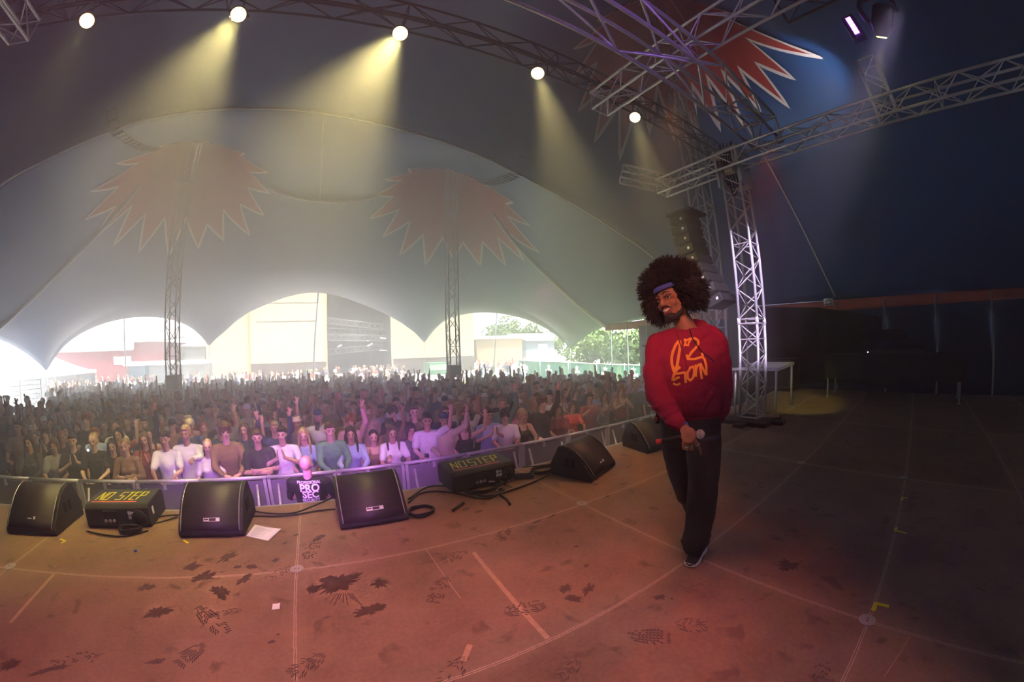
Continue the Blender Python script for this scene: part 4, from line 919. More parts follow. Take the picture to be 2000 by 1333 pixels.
# green fence with banners
M['green_banner'] = mat('teal green banner', (.018, .10, .07), .6, 0, .08, 1)
M['banner_white'] = mat('white banner print', (.8, .85, .8), .6); M['leaf_green'] = mat('pale leaf print', (.2, .3, .12), .6)
bx = [(930, 708, 720), (1000, 698, 742), (1095, 696, 745), (1180, 697, 752), (1262, 699, 765)]
FP = [onR(1012, 720, 37), onR(1055, 722, 33), onR(1110, 720, 30), onR(1165, 722, 27), onR(1220, 722, 25), onR(1275, 722, 23.5), onR(1340, 722, 22.5)]
fc = tag(empty('banner_fence'), 'green banner fence with white star and pale leaf prints behind the crowd', 'fence')
for i in range(len(FP) - 1):
    a, b = FP[i], FP[i + 1]; zt = 1.5 - .018 * math.hypot(a.x, a.y) - .25; zt = -.15; zb2 = gz(a.x, a.y) - .1
    mb = MB(); nseg = 12; vs = []
    for k in range(nseg + 1):
        p = a.lerp(b, k / nseg); o_ = .04 * math.sin(k * 2.1)
        vs += [(p.x + o_, p.y - o_, zb2), (p.x, p.y, zt)]
    mb.add(vs, [(2 * k, 2 * k + 2, 2 * k + 3, 2 * k + 1) for k in range(nseg)]); e = mb.build('banner', M['green_banner'], fc, False); sd = e.modifiers.new('t', 'SOLIDIFY'); sd.thickness = .01
    d = (b - a); d.z = 0; d.normalize(); nrm = Vector((d.y, -d.x, 0));
    if nrm.dot(O - a) < 0: nrm = -nrm
    def onb(f, z, off=.06): p = a.lerp(b, f); return Vector((p.x, p.y, z)) + nrm * off
    zc = (zt + zb2) / 2
    # star with lines of print beneath
    P = []
    for k in range(10):
        an = math.pi / 2 + k * math.pi / 5; q = .26 if k % 2 == 0 else .11; P.append(onb(.35, zc + .45, .06) + d * (q * math.cos(an)) + Vector((0, 0, q * math.sin(an))))
    s_ = MB().add(P + [sum(P, Vector()) / 10], [(k, (k + 1) % 10, 10) for k in range(10)]).build('star_print', M['banner_white'], e, False)
    for row, (wd, cnt) in enumerate(((.9, 5), (.6, 4))):
        mb = MB()
        for q in range(cnt):
            x = (q - cnt / 2) * wd / cnt; z = zc + .02 - row * .32; p = onb(.35, z) + d * x
            mb.add([p, p + d * (wd / cnt * .7), p + d * (wd / cnt * .7) + Vector((0, 0, .2)), p + Vector((0, 0, .2))], [(0, 1, 2, 3)])
        mb.build('lettering', M['banner_white'], e, False)
    mb = MB()
    for q in range(9):
        z = zc - .7 + q * .19
        for sgn in (-1, 1):
            p = onb(.85, z); mb.add([p, p + d * (sgn * (.38 - .03 * q)) + Vector((0, 0, .28)), p + d * (sgn * .1) + Vector((0, 0, .26))], [(0, 1, 2)] if sgn > 0 else [(0, 2, 1)])
    mb.build('leaf_print', M['leaf_green'], e, False)
    MB().tube([(a.x, a.y, zb2), (a.x, a.y, zt + .1)], .03, 6).build('fence_post', M['steel'], fc)
    MB().tube([(a.x, a.y, zt), (b.x, b.y, zt)], .03, 6).build('top_rail', M['white_plain'], fc)
# trees
M['leaf'] = mat('leaf green', (.06, .10, .028), .8, 0, .4, 2); M['bark'] = mat('bark', (.12, .09, .06), .9)
def tree(x, y, zt, rad, lab, seed, grp='trees beyond the fence'):
    g = gz(x, y); r = tag(empty('tree', (x, y, g)), lab, 'tree', grp); rr = np.random.default_rng(seed); hh = zt - g
    MB().tube([(0, 0, 0), (.1, 0, hh * .5), (0, .1, hh * .8)], .2, 7, True, .08).build('trunk', M['bark'], r)
    n = 2600; c = np.array([[rr.normal(0, .45) * rad, rr.normal(0, .45) * rad, hh * .62 + rr.normal(0, .18) * hh] for _ in range(9)])
    idx = rr.integers(0, 9, n); d = rr.normal(size=(n, 3)); d /= np.linalg.norm(d, axis=1)[:, None]; P = c[idx] + d * (rad * .45 * rr.uniform(.75, 1.0, n))[:, None]
    t1 = rr.normal(size=(n, 3)); t1 /= np.linalg.norm(t1, axis=1)[:, None]; t2 = np.cross(t1, d + .01); t2 /= np.linalg.norm(t2, axis=1)[:, None]; s_ = .045 * rad + .09
    V_ = np.stack([P - t1 * s_, P + t2 * s_ * .6, P + t1 * s_, P - t2 * s_ * .6], 1).reshape(-1, 3)
    MB().add([tuple(v) for v in V_], [(4 * k, 4 * k + 1, 4 * k + 2, 4 * k + 3) for k in range(n)]).build('crown', M['leaf'], r, False)
for i, (px, py, R_, rad, lab) in enumerate([(985, 622, 112, 7.5, 'leafy tree on the rise right of the timber hall, taller of the two'), (1022, 634, 108, 6.5, 'leafy tree on the rise, lower, left of the white roof'), (1060, 648, 106, 5, 'pale leafy tree above the long low grey building'),
                                            (1150, 655, 46, 3.6, 'green tree beyond the fence, at the canopy corner'), (1172, 648, 42, 3.4, 'green tree between the first two wall poles'), (1205, 646, 40, 3.4, 'green tree behind the second wall pole'), (1238, 645, 38, 3.2, 'green tree beside the gathered curtain'), (1290, 640, 36, 3.6, 'green tree hidden mostly behind the curtain')]):
    p = onR(px, py, R_); tree(p.x, p.y, p.z, rad, lab, 40 + i)
# backstage right side
def table(px0, px1, y, lab, W=1.4, D=.7, h=.92, m=M['drape'], ang=0, legm=M['alu'], skirt=None):
    c = (onZ(*px0) + onZ(*px1)) / 2 + Vector((0, y, 0)); r = tag(empty('side_table', c, ang), lab, 'table')
    MB().box((-W / 2, -D / 2, h - .06), (W / 2, D / 2, h)).build('tabletop', m, r, False, .005)
    for sx in (-1, 1):
        for sy in (-1, 1):
            x, yy = sx * (W / 2 - .05), sy * (D / 2 - .05)
            l = MB().tube([(x, yy, .015), (x, yy, h - .06)], .022, 8).build('leg', legm, r); MB().loft([((x, yy, 0), (.05, 0, 0), (0, .05, 0)), ((x, yy, .015), (.05, 0, 0), (0, .05, 0))], 12).build('foot_disc', legm, l)
    if skirt: MB().box((-W / 2 - .01, -D / 2 - .01, skirt), (W / 2 + .01, D / 2 + .01, h + .01)).build('skirt', M['drape'], r, False)
    return r
table((1518, 822), (1547, 795), .45, 'deck riser with pale edge and steel legs standing behind the tower', W=1.5, D=.9, h=.93, m=M['steel'], ang=.1)
table((1662, 775), (1825, 780), 0, 'long black draped mixing desk table with pale legs in the dark', W=3.2, D=.9, h=.98, ang=math.pi / 2 - .05, skirt=.45)
ch = tag(empty('flight_case', (10.6, 3.6, 0)), 'dark flight case frame standing behind the riser', 'case'); MB().box((-.4, -.4, .1), (.4, .4, .85)).build('body', M['black_metal'], ch, False, .02)
for a in (-1, 1):
    for b in (-1, 1): MB().tube([(a * .4, b * .4, .08), (a * .4, b * .4, .87)], .018, 5).build('edge_rail', M['dark_alu'], ch)
MB().box((-.5, -.4, 0), (.5, .4, .10)).build('caster_board', M['black_metal'], ch, False)
cs = tag(empty('mixing_console', (9.95, .5, .99)), 'black mixing console on the draped table', 'console'); MB().add([(-.4, -.8, 0), (.4, -.8, 0), (.4, .8, 0), (-.4, .8, 0), (-.35, -.8, .12), (.38, -.8, .32), (.38, .8, .32), (-.35, .8, .12)], [(0, 3, 2, 1), (4, 5, 6, 7), (0, 1, 5, 4), (1, 2, 6, 5), (2, 3, 7, 6), (3, 0, 4, 7)]).build('desk', M['black_metal'], cs, False, .01)
MB().ell((-.38, .55, .06), .012).build('desk_light', mat('tiny white light', (1, 1, 1), emis=(.9, 1, 1), emis_s=5), cs)
def drape(x0, y0, x1, y1, zt0, zt1, lab):
    o = wall_strip('stage_drape', x0, y0, x1, y1, zt0, zt1, 0.0, M['drape'], .1, 60); tag(o, lab, 'drape', 'black stage drapes'); return o
a = onU(1395, 585, 9.6); b = onU(1690, 608, 12.2)
drape(9.4, 4.7, 12.4, 2.9, 2.32, 2.30, 'black drape panel hung between the tower and the side wall'); drape(12.4, 2.9, 12.4, .9, 2.30, 1.9, 'black drape panel along the right wall'); drape(9.4, 4.7, 9.2, 3.9, 2.4, 2.35, 'narrow black drape end beside the lattice mast')
o = MB().tube([(6.3, 3.4, 1.42), (8.3, 4.6, 1.44)], .006, 5).build('yellow_strap', M['yellow_tape']); tag(o, 'thin yellow strap stretched behind the tower', 'strap')
o = MB().box((11.6, .2, 0), (12.6, 1.3, 1.55)).build('equipment_rack', M['drape'], None, False, .02); tag(o, 'tall black equipment rack in the dark before the blue wall', 'rack')
# ================================================================ haze in the tent
def haze_box(lo, hi, dens, lab, g=.4):
    hz = MB().box(lo, hi).build('haze', None, None, False)
    m = bpy.data.materials.new('stage haze'); m.use_nodes = True; t = m.node_tree; t.nodes.remove(t.nodes['Principled BSDF']); v_ = t.nodes.new('ShaderNodeVolumeScatter')
    v_.inputs['Color'].default_value = (.92, .95, 1.0, 1); v_.inputs['Density'].default_value = dens; v_.inputs['Anisotropy'].default_value = g
    t.links.new(v_.outputs[0], t.nodes['Material Output'].inputs['Volume']); hz.data.materials.append(m)
    return tag(hz, lab, 'haze', kind='stuff')
haze_box((-12.5, 9.001, -2.1), (10, 25.9, 13.4), .085, 'thickest stage haze over the middle of the crowd', .3)
haze_box((-24, 9.001, -2.1), (-12.501, 25.9, 13.4), .02, 'thin haze at the red shed side of the tent', .4)
haze_box((10.001, 9.001, -2.1), (13.8, 25.9, 13.4), .04, 'thin haze at the wall side of the tent', .4)
haze_box((-6.0, 3.001, -2.1), (9.0, 9.0, 13.4), .075, 'stage haze over the front rows', .45)
haze_box((-15.4, 3.001, -2.1), (-6.001, 9.0, 13.4), .022, 'thin haze over the dark end of the front rows', .45)
haze_box((-15.4, -7.9, .003), (3.2, 3.0, 13.4), .010, 'faint haze over the lit part of the stage', .4)
haze_box((3.201, -7.9, .003), (13.8, 3.0, 13.4), .010, 'faintest haze over the dark part of the stage', .4)
# ================================================================ the crowd
def rotx(a): return Matrix.Rotation(a, 3, 'X')
def hand(mb, w_, d, open_=True, side=1, up=Vector((0, 0, 1)), s=1.0, curl=.0):
    """palm and five fingers growing from wrist w_ along d; palm normal roughly 'up'"""
    d = Vector(d).normalized(); n = Vector(up); n = (n - d * n.dot(d)).normalized(); a = d.cross(n) * side
    p = Vector(w_)
    rot = Matrix((a, d, n)).transposed()
    mb.ell(p + d * .045 * s, (.038 * s, .05 * s, .016 * s), rot, 10, 7)
    for k, (off, ln) in enumerate(((-.028, .062), (-.010, .074), (.010, .070), (.028, .054))):
        b = p + d * .075 * s + a * off * s; sp = a * off * (.55 if open_ else .05)
        c1 = b + (d * math.cos(curl) - n * math.sin(curl)).normalized() * ln * .5 * s + sp * .6 * s
        c2 = c1 + (d * math.cos(curl * 2.2) - n * math.sin(curl * 2.2)).normalized() * ln * .5 * s + sp * .6 * s
        mb.limb([b, c1, c2], [.0105 * s, .0095 * s, .008 * s], 7)
    t0 = p + d * .025 * s - a * .030 * s; t1 = t0 + (d * .5 - a * (.8 if open_ else .35)).normalized() * .038 * s; t2 = t1 + (d * .8 - a * .4).normalized() * .03 * s
    mb.limb([t0, t1, t2], [.0125 * s, .011 * s, .009 * s], 7)
    return mb
V3 = Vector
def pose_data(name):
    # shoulder, elbow, wrist, hand direction, palm normal, open, curl — right side of the picture is +X
    R = dict(
        rail=[((.38 * .6, -.16, 1.20), (.10, -.36, 1.13), (-1, -.3, -.1), (0, 0, 1), False, .5), ((-.23, -.16, 1.20), (-.12, -.36, 1.13), (1, -.3, -.1), (0, 0, 1), False, .5)],
        down=[((.24, .02, 1.13), (.25, -.08, .90), (0, -.3, -1), (1, 0, 0), False, .5), ((-.24, .02, 1.13), (-.24, -.10, .90), (0, -.3, -1), (-1, 0, 0), False, .5)],
        one_up=[((.27, -.06, 1.64), (.24, -.14, 1.90), (.1, -.15, 1), (0, -1, 0), True, .1), ((-.24, -.06, 1.15), (-.18, -.28, 1.08), (.2, -1, 0), (0, 0, 1), False, .6)],
        both_up=[((.30, -.06, 1.62), (.30, -.15, 1.88), (.15, -.1, 1), (0, -1, 0), True, .15), ((-.30, -.05, 1.61), (-.26, -.18, 1.86), (-.1, -.2, 1), (0, -1, 0), True, .15)],
        point=[((.25, -.20, 1.33), (.20, -.45, 1.40), (-.1, -1, .1), (0, 0, 1), False, .9), ((-.25, -.05, 1.15), (-.16, -.30, 1.12), (.3, -1, 0), (0, 0, 1), False, .5)],
        clap=[((.27, -.14, 1.22), (.05, -.30, 1.38), (-.15, -.15, 1), (1, 0, 0), False, .1), ((-.27, -.14, 1.22), (-.06, -.30, 1.37), (.15, -.15, 1), (-1, 0, 0), False, .1)],
        phone=[((.25, -.18, 1.28), (.08, -.33, 1.50), (-.1, -.1, 1), (0, 1, 0), False, .7), ((-.25, -.16, 1.26), (-.06, -.32, 1.46), (.2, -.1, 1), (0, 1, 0), False, .7)],
        wave=[((.36, -.03, 1.52), (.38, -.08, 1.76), (.05, -.05, 1), (0, -1, 0), True, .05), ((-.23, -.14, 1.20), (-.12, -.34, 1.13), (1, -.3, -.1), (0, 0, 1), False, .5)],
        cross=[((.25, -.10, 1.17), (-.04, -.24, 1.22), (-1, -.1, .1), (0, -1, 0), False, .6), ((-.25, -.10, 1.16), (.05, -.25, 1.18), (1, -.1, .05), (0, -1, 0), False, .6)],
    )
    return R[name]
SH = [(.18, 0, 1.41), (-.18, 0, 1.41)]
def body_mesh(pose, fem=False, voxel=.0115):
    mb = MB(); sw = .93 if fem else 1.0
    mb.loft([((0, .0, .86), (.15, 0, 0), (0, .10, 0)), ((0, 0, .98), (.145, 0, 0), (0, .095, 0)), ((0, 0, 1.10), (.125 * sw, 0, 0), (0, .085, 0)), ((0, -.01, 1.25), (.15 * sw, 0, 0), (0, .105, 0)), ((0, 0, 1.36), (.155 * sw, 0, 0), (0, .095, 0)), ((0, .01, 1.43), (.10, 0, 0), (0, .07, 0)), ((0, .01, 1.47), (.05, 0, 0), (0, .05, 0))], 18)
    mb.limb([(.05, .01, 1.42), (.17 * sw, .005, 1.405)], [.055, .055]); mb.limb([(-.05, .01, 1.42), (-.17 * sw, .005, 1.405)], [.055, .055])
    if fem: mb.ell((.065, -.085, 1.27), (.06, .05, .055)); mb.ell((-.065, -.085, 1.27), (.06, .05, .055))
    mb.limb([(0, .01, 1.44), (0, -.01, 1.56)], [.056, .052])
    # head
    mb.ell((0, .012, 1.665), (.073, .092, .092), None, 18, 12); mb.ell((0, -.022, 1.615), (.056, .066, .066), None, 16, 10); mb.ell((0, -.055, 1.568), (.028, .026, .022))
    mb.limb([(0, -.082, 1.652), (0, -.103, 1.617)], [.008, .013], 8); mb.limb([(-.032, -.072, 1.668), (.032, -.072, 1.668)], [.011, .011], 8)
    mb.ell((.074, .008, 1.635), (.010, .018, .028)); mb.ell((-.074, .008, 1.635), (.010, .018, .028)); mb.ell((.034, -.055, 1.62), (.024, .022, .024)); mb.ell((-.034, -.055, 1.62), (.024, .022, .024))
    mb.ell((0, -.078, 1.592), (.022, .012, .009))
    for (sh, (el, wr, hd, pn, op, cu), sd) in zip(SH, pose_data(pose), (1, -1)):
        sh = V3((sh[0] * sw, sh[1], sh[2])); mb.limb([sh, el, wr], [.05 * sw, .037, .026])
        hand(mb, wr, hd, op, sd if V3(pn).y < 0 or V3(pn).z > 0 else -sd, pn, 1.0, cu)
    for sx in (1, -1): mb.limb([(sx * .085, 0, .90), (sx * .10, -.01, .50), (sx * .11, .02, .10)], [.088, .060, .042]); mb.limb([(sx * .11, .03, .05), (sx * .12, -.12, .035)], [.04, .032])
    return mb.remesh('body', M['skin'], voxel, 2)
def shirt_mesh(pose, sleeve, fem=False, voxel=.015):
    mb = MB(); sw = .93 if fem else 1.0; tk = sleeve == 'tank'
    secs = [((0, .0, .90 if not tk else .95), (.172, 0, 0), (0, .122, 0)), ((0, 0, 1.0), (.166, 0, 0), (0, .115, 0)), ((0, 0, 1.10), (.15 * sw, 0, 0), (0, .108, 0)), ((0, -.01, 1.25), (.168 * sw, 0, 0), (0, .122, 0)), ((0, 0, 1.36), (.168 * sw, 0, 0), (0, .108, 0)), ((0, .01, 1.43), (.115, 0, 0), (0, .084, 0)), ((0, .01, 1.462), (.074, 0, 0), (0, .068, 0))]
    if tk: secs = secs[:4] + [((0, .0, 1.33), (.15, 0, 0), (0, .11, 0)), ((0, .0, 1.36), (.13, 0, 0), (0, .10, 0))]
    mb.loft(secs, 18)
    if fem: mb.ell((.065, -.09, 1.27), (.066, .056, .06)); mb.ell((-.065, -.09, 1.27), (.066, .056, .06))
    if tk: mb.limb([(.075, -.09, 1.33), (.08, 0, 1.468), (.075, .09, 1.36)], [.02, .02, .02]); mb.limb([(-.075, -.09, 1.33), (-.08, 0, 1.468), (-.075, .09, 1.36)], [.02, .02, .02])
    else:
        mb.limb([(.05, .01, 1.42), (.17 * sw, .005, 1.405)], [.068, .07]); mb.limb([(-.05, .01, 1.42), (-.17 * sw, .005, 1.405)], [.068, .07])
        for sh, (el, wr, *_r) in zip(SH, pose_data(pose)):
            sh = V3((sh[0] * sw, sh[1], sh[2])); el = V3(el); wr = V3(wr)
            if sleeve == 'short': mb.limb([sh, sh.lerp(el, .72)], [.066, .060])
            else: mb.limb([sh, el, el.lerp(wr, .9)], [.066, .050, .037])
    nz = lambda p: .005 * noise.noise(p * 9) + .004 * noise.noise(p * 22)
    return mb.remesh('shirt', M['cloth'], voxel, 1, nz)
def trouser_mesh():
    mb = MB(); mb.loft([((0, 0, .80), (.165, 0, 0), (0, .118, 0)), ((0, 0, .9), (.163, 0, 0), (0, .115, 0)), ((0, 0, 1.0), (.155, 0, 0), (0, .108, 0))], 18)
    for sx in (1, -1): mb.limb([(sx * .085, 0, .86), (sx * .10, -.01, .50), (sx * .11, .02, .10)], [.10, .078, .062])
    return mb.remesh('trousers', M['cloth'], .016, 1)
def hair_mesh(kind):
    mb = MB(); c = V3((0, .02, 1.678))
    if kind == 'bald': return None
    if kind == 'cap':
        mb.ell((0, .01, 1.70), (.083, .10, .072), None, 16, 9); mb.ell((0, -.10, 1.698), (.062, .055, .010), None, 14, 6); return mb.remesh('cap', M['cloth'], .011, 1)
    if kind == 'bucket':
        mb.loft([((0, .01, 1.69), (.125, 0, 0), (0, .135, 0)), ((0, .01, 1.71), (.088, 0, 0), (0, .105, 0)), ((0, .01, 1.775), (.072, 0, 0), (0, .088, 0))], 18); return mb.remesh('bucket_hat', M['cloth'], .011, 1)
    base = dict(short=.008, curly=.026, long=.012, ponytail=.008, bob=.016, buzz=.003)[kind]
    mb.ell((0, .028, 1.682), (.074 + base, .088 + base, .084 + base), None, 18, 12)
    if kind in ('short', 'curly'): mb.ell((0, -.045, 1.728), (.058 + base * .5, .045, .028 + base * .5))
    if kind == 'long':
        mb.loft([((0, .045, 1.69), (.085, 0, 0), (0, .065, 0)), ((0, .055, 1.56), (.098, 0, 0), (0, .05, 0)), ((0, .06, 1.44), (.105, 0, 0), (0, .04, 0)), ((0, .075, 1.30), (.085, 0, 0), (0, .03, 0))], 16)
        for sx in (1, -1): mb.limb([(sx * .070, -.02, 1.70), (sx * .088, -.01, 1.60), (sx * .098, -.045, 1.46), (sx * .090, -.075, 1.34)], [.022, .022, .024, .016], 8)
    if kind == 'bob':
        for sx in (1, -1): mb.limb([(sx * .068, -.03, 1.70), (sx * .085, -.02, 1.60), (sx * .08, -.02, 1.55)], [.026, .026, .022], 8)
        mb.loft([((0, .05, 1.68), (.085, 0, 0), (0, .06, 0)), ((0, .05, 1.55), (.09, 0, 0), (0, .05, 0))], 16)
    if kind == 'ponytail': mb.limb([(0, .11, 1.72), (0, .16, 1.66), (0, .15, 1.52)], [.03, .032, .018], 8)
    amp = .016 if kind == 'curly' else .004
    nz = lambda p: amp * noise.noise(p * (45 if kind == 'curly' else 30)) + amp * .6 * noise.noise(p * 90)
    return mb.remesh('hair', M['hair'], .0085 if kind == 'curly' else .010, 1, nz)
def face_meshes():
    mb = MB()
    e = [MB().ell((sx * .030, -.079, 1.646), (.0115, .007, .0065), None, 8, 5).mesh('eye', M['dark_eye']) for sx in (1, -1)]
    b = [MB().limb([(sx * .016, -.0845, 1.668), (sx * .034, -.080, 1.672), (sx * .046, -.070, 1.667)], [.004, .0045, .003], 6).mesh('eyebrow', M['hair']) for sx in (1, -1)]; mb = MB(); mb.limb([(-.021, -.083, 1.5935), (0, -.0905, 1.5895), (.021, -.083, 1.5935)], [.0035, .0055, .0035], 6)
    m = mb.mesh('mouth', mat('lip', (.30, .07, .06), .4)); return e, b, m
EYES, BROWS, MOUTH = face_meshes()
TROUS = trouser_mesh()
POSES = ['rail', 'down', 'one_up', 'both_up', 'point', 'clap', 'phone', 'wave', 'cross']
BODY = {}; SHIRT = {}
def get_body(p, f):
    if (p, f) not in BODY: BODY[(p, f)] = body_mesh(p, f)
    return BODY[(p, f)]
def get_shirt(p, s, f):
    if (p, s, f) not in SHIRT: SHIRT[(p, s, f)] = shirt_mesh(p, s, f)
    return SHIRT[(p, s, f)]
HAIR = {k: hair_mesh(k) for k in ('short', 'curly', 'long', 'ponytail', 'bob', 'buzz', 'cap', 'bucket')}
SKINS = [(.52, .31, .22), (.60, .37, .27), (.46, .26, .18), (.66, .42, .32), (.30, .16, .10)]
CLOTHS = {'white': (.78, .78, .80), 'black': (.02, .02, .025), 'dark grey': (.08, .08, .09), 'pale blue': (.38, .48, .72), 'navy': (.03, .05, .13), 'green': (.12, .26, .20), 'maroon': (.22, .04, .05), 'beige': (.55, .45, .34), 'pink': (.70, .36, .42), 'grey': (.32, .32, .34), 'red': (.5, .06, .05), 'brown': (.20, .12, .08)}
HAIRC = {'dark': (.02, .013, .010), 'brown': (.09, .05, .03), 'blond': (.42, .29, .14), 'sandy': (.25, .17, .09), 'black': (.008, .007, .007), 'reddish': (.22, .07, .03)}
HK = dict(short='short {c} hair', curly='curly {c} hair', long='long {c} hair', ponytail='{c} ponytail', bob='{c} bob hair', buzz='cropped {c} hair', bald='bald head', cap='{k} cap', bucket='{k} bucket hat')
SLV = dict(short='T-shirt', long='long-sleeved top', tank='tank top')
PH = dict(rail='arms on the rail', down='arms down', one_up='one hand raised', both_up='both arms raised', point='pointing at the stage', clap='clapping', phone='holding both hands up near the face', wave='waving an open hand', cross='arms folded')
npeople = 0
def person(x, y, pose, fem, slv, shirt, hairk, hairc, skin, hgt=1.72, yaw=0.0, lean=0.0, face=True, hatc='grey', label='', group='festival crowd', z=None):
    global npeople; npeople += 1
    r = bpy.data.objects.new('person', None); COL.objects.link(r); s = hgt / 1.755
    r.empty_display_size = .1
    r.location = (x, y, gz(x, y) if z is None else z); r.rotation_euler = (lean, 0, yaw); r.scale = (s, s, s)
    link(get_body(pose, fem), 'body', r, skin); link(get_shirt(pose, slv, fem), 'shirt', r, CLOTHS[shirt])
    link(TROUS, 'trousers', r, (.03, .035, .05))
    if hairk in ('cap', 'bucket'):
        link(HAIR['buzz'], 'hair', r, HAIRC[hairc]); link(HAIR[hairk], 'cap' if hairk == 'cap' else 'bucket_hat', r, CLOTHS[hatc])
    elif hairk != 'bald': link(HAIR[hairk], 'hair', r, HAIRC[hairc])
    if face:
        [link(e, 'eye', r) for e in EYES]; [link(b, 'eyebrow', r, HAIRC[hairc]) for b in BROWS]; link(MOUTH, 'mouth', r)
    tag(r, label, 'person', group); return r
def pdesc(fem, slv, shirt, hairk, hairc, hatc):
    return HK[hairk].format(c=hairc, k=hatc), f'{shirt} {SLV[slv]}'
# people one can make out one by one along the barrier: (px of head, py of head, distance row y, ...)
front = [
    # px, row, pose, fem, sleeve, shirt, hair, haircol, hgt, hat, label
    (60, 5.75, 'rail', True, 'long', 'dark grey', 'long', 'dark', 1.66, '', 'person with long dark hair in dark grey leaning on the barrier above the blackest monitor'),
    (108, 5.8, 'rail', True, 'short', 'grey', 'bob', 'brown', 1.62, '', 'person with brown bob in grey T-shirt leaning on the rail beside the blackest monitor'),
    (142, 5.75, 'clap', False, 'short', 'black', 'short', 'dark', 1.7, '', 'person in black T-shirt clapping at the rail just beside the NO STEP speaker'),
    (186, 5.75, 'rail', False, 'short', 'black', 'buzz', 'blond', 1.72, '', 'person with cropped blond hair in black T-shirt behind the NO STEP speaker'),
    (222, 5.8, 'rail', True, 'long', 'black', 'long', 'black', 1.62, '', 'long black haired person in black resting arms on the rail above the NO STEP letters'),
    (250, 5.7, 'cross', True, 'long', 'brown', 'ponytail', 'sandy', 1.66, '', 'person with sandy ponytail and folded arms in brown top behind the left no step box'),
    (284, 6.0, 'clap', True, 'long', 'maroon', 'long', 'brown', 1.68, '', 'person with long brown hair in maroon top clapping, behind the NO STEP speaker'),
    (325, 5.7, 'rail', False, 'short', 'white', 'short', 'dark', 1.74, '', 'dark haired person in white T-shirt leaning on the rail beside the paper monitor'),
    (366, 5.85, 'point', False, 'long', 'white', 'short', 'blond', 1.80, '', 'blond person in white long-sleeved top pointing over the paper monitor'),
    (405, 5.7, 'rail', True, 'short', 'white', 'buzz', 'blond', 1.62, '', 'short blond person in white T-shirt leaning on the rail above the paper monitor'),
    (438, 5.75, 'rail', False, 'long', 'brown', 'curly', 'brown', 1.84, '', 'tall curly haired person in brown shirt at the rail above the paper monitor'),
    (502, 5.7, 'cross', False, 'short', 'black', 'short', 'brown', 1.74, '', 'person in black T-shirt with folded forearms at the rail above the paper sheet'),
    (552, 5.75, 'clap', False, 'short', 'white', 'short', 'dark', 1.74, '', 'dark haired person in white T-shirt with hands together next to the bald guard'),
    (594, 5.95, 'rail', True, 'short', 'pale blue', 'long', 'blond', 1.66, '', 'long haired blond person in pale blue directly behind the bald guard'),
    (642, 5.7, 'rail', False, 'long', 'green', 'short', 'brown', 1.76, '', 'person in grey green sweater at the rail between guard and tilted monitor'),
    (684, 5.75, 'rail', True, 'long', 'pale blue', 'long', 'dark', 1.66, '', 'long haired person in pale blue jacket at the rail above the tilted monitor'),
    (728, 5.8, 'point', True, 'tank', 'brown', 'ponytail', 'dark', 1.58, '', 'short person in brown tank top pointing forward above the tilted monitor'),
    (762, 5.7, 'rail', True, 'short', 'white', 'long', 'brown', 1.64, '', 'long haired person in white T-shirt leaning on the rail beside the tilted monitor'),
    (797, 5.8, 'rail', True, 'long', 'black', 'bob', 'black', 1.62, '', 'black bobbed person in black top resting hands on the rail past the tilted monitor'),
    (832, 5.75, 'wave', False, 'short', 'white', 'short', 'dark', 1.78, '', 'person in white T-shirt raising a bent arm left of the blue cap wearer'),
    (866, 5.7, 'wave', False, 'long', 'beige', 'cap', 'brown', 1.76, 'navy', 'person in blue cap and beige sweater waving beside the NOSTEP speaker'),
    (906, 5.7, 'wave', True, 'tank', 'black', 'long', 'brown', 1.64, '', 'long haired person in black tank top waving above the NOSTEP letters'),
    (948, 5.9, 'clap', False, 'short', 'pale blue', 'short', 'dark', 1.72, '', 'person in pale blue T-shirt clapping behind the NOSTEP speaker'),
    (985, 5.75, 'rail', False, 'short', 'white', 'curly', 'dark', 1.68, '', 'curly haired person in white T-shirt at the rail over the NOSTEP speaker'),
    (1015, 5.7, 'rail', True, 'tank', 'black', 'bob', 'blond', 1.66, '', 'blond bobbed person in black tank top leaning on the rail above the cable tangle'),
    (1054, 5.8, 'one_up', False, 'long', 'black', 'curly', 'brown', 1.84, '', 'tall curly person in black shirt stretching one arm up left of the coil monitor'),
    (1088, 5.85, 'rail', True, 'short', 'maroon', 'long', 'brown', 1.60, '', 'person in maroon T-shirt with long brown hair above the flat coil'),
    (1116, 5.9, 'rail', True, 'short', 'red', 'bob', 'brown', 1.60, '', 'person in red T-shirt with brown bob behind the monitor right of the coil'),
    (1150, 6.1, 'phone', False, 'short', 'maroon', 'short', 'dark', 1.72, '', 'person in maroon T-shirt holding hands up near the face behind the coil monitor'),
    (1176, 6.4, 'clap', True, 'short', 'grey', 'long', 'brown', 1.66, '', 'long haired person in grey T-shirt clapping behind the monitor right of the coil'),
    (1210, 6.8, 'one_up', False, 'short', 'pink', 'buzz', 'brown', 1.80, '', 'person in pink T-shirt with one hand raised at the right end of the crowd'),
    (1242, 7.2, 'down', False, 'short', 'pale blue', 'short', 'sandy', 1.74, '', 'person in pale blue T-shirt at the right end of the crowd beside the performer'),
    (1262, 7.8, 'down', True, 'long', 'black', 'long', 'dark', 1.68, '', 'long dark haired person in black at the crowd end beside the performer elbow'),
]
placed = []
def row_xy(px, y, hz_):
    d = ray(px, 850); x = O.x + d.x * (y / d.y); 
    for _ in range(6):
        qx, _q = pix((x, y, hz_)); x += (px - qx) * (y / 700.0)
    return x
SPREAD = random.Random(3)
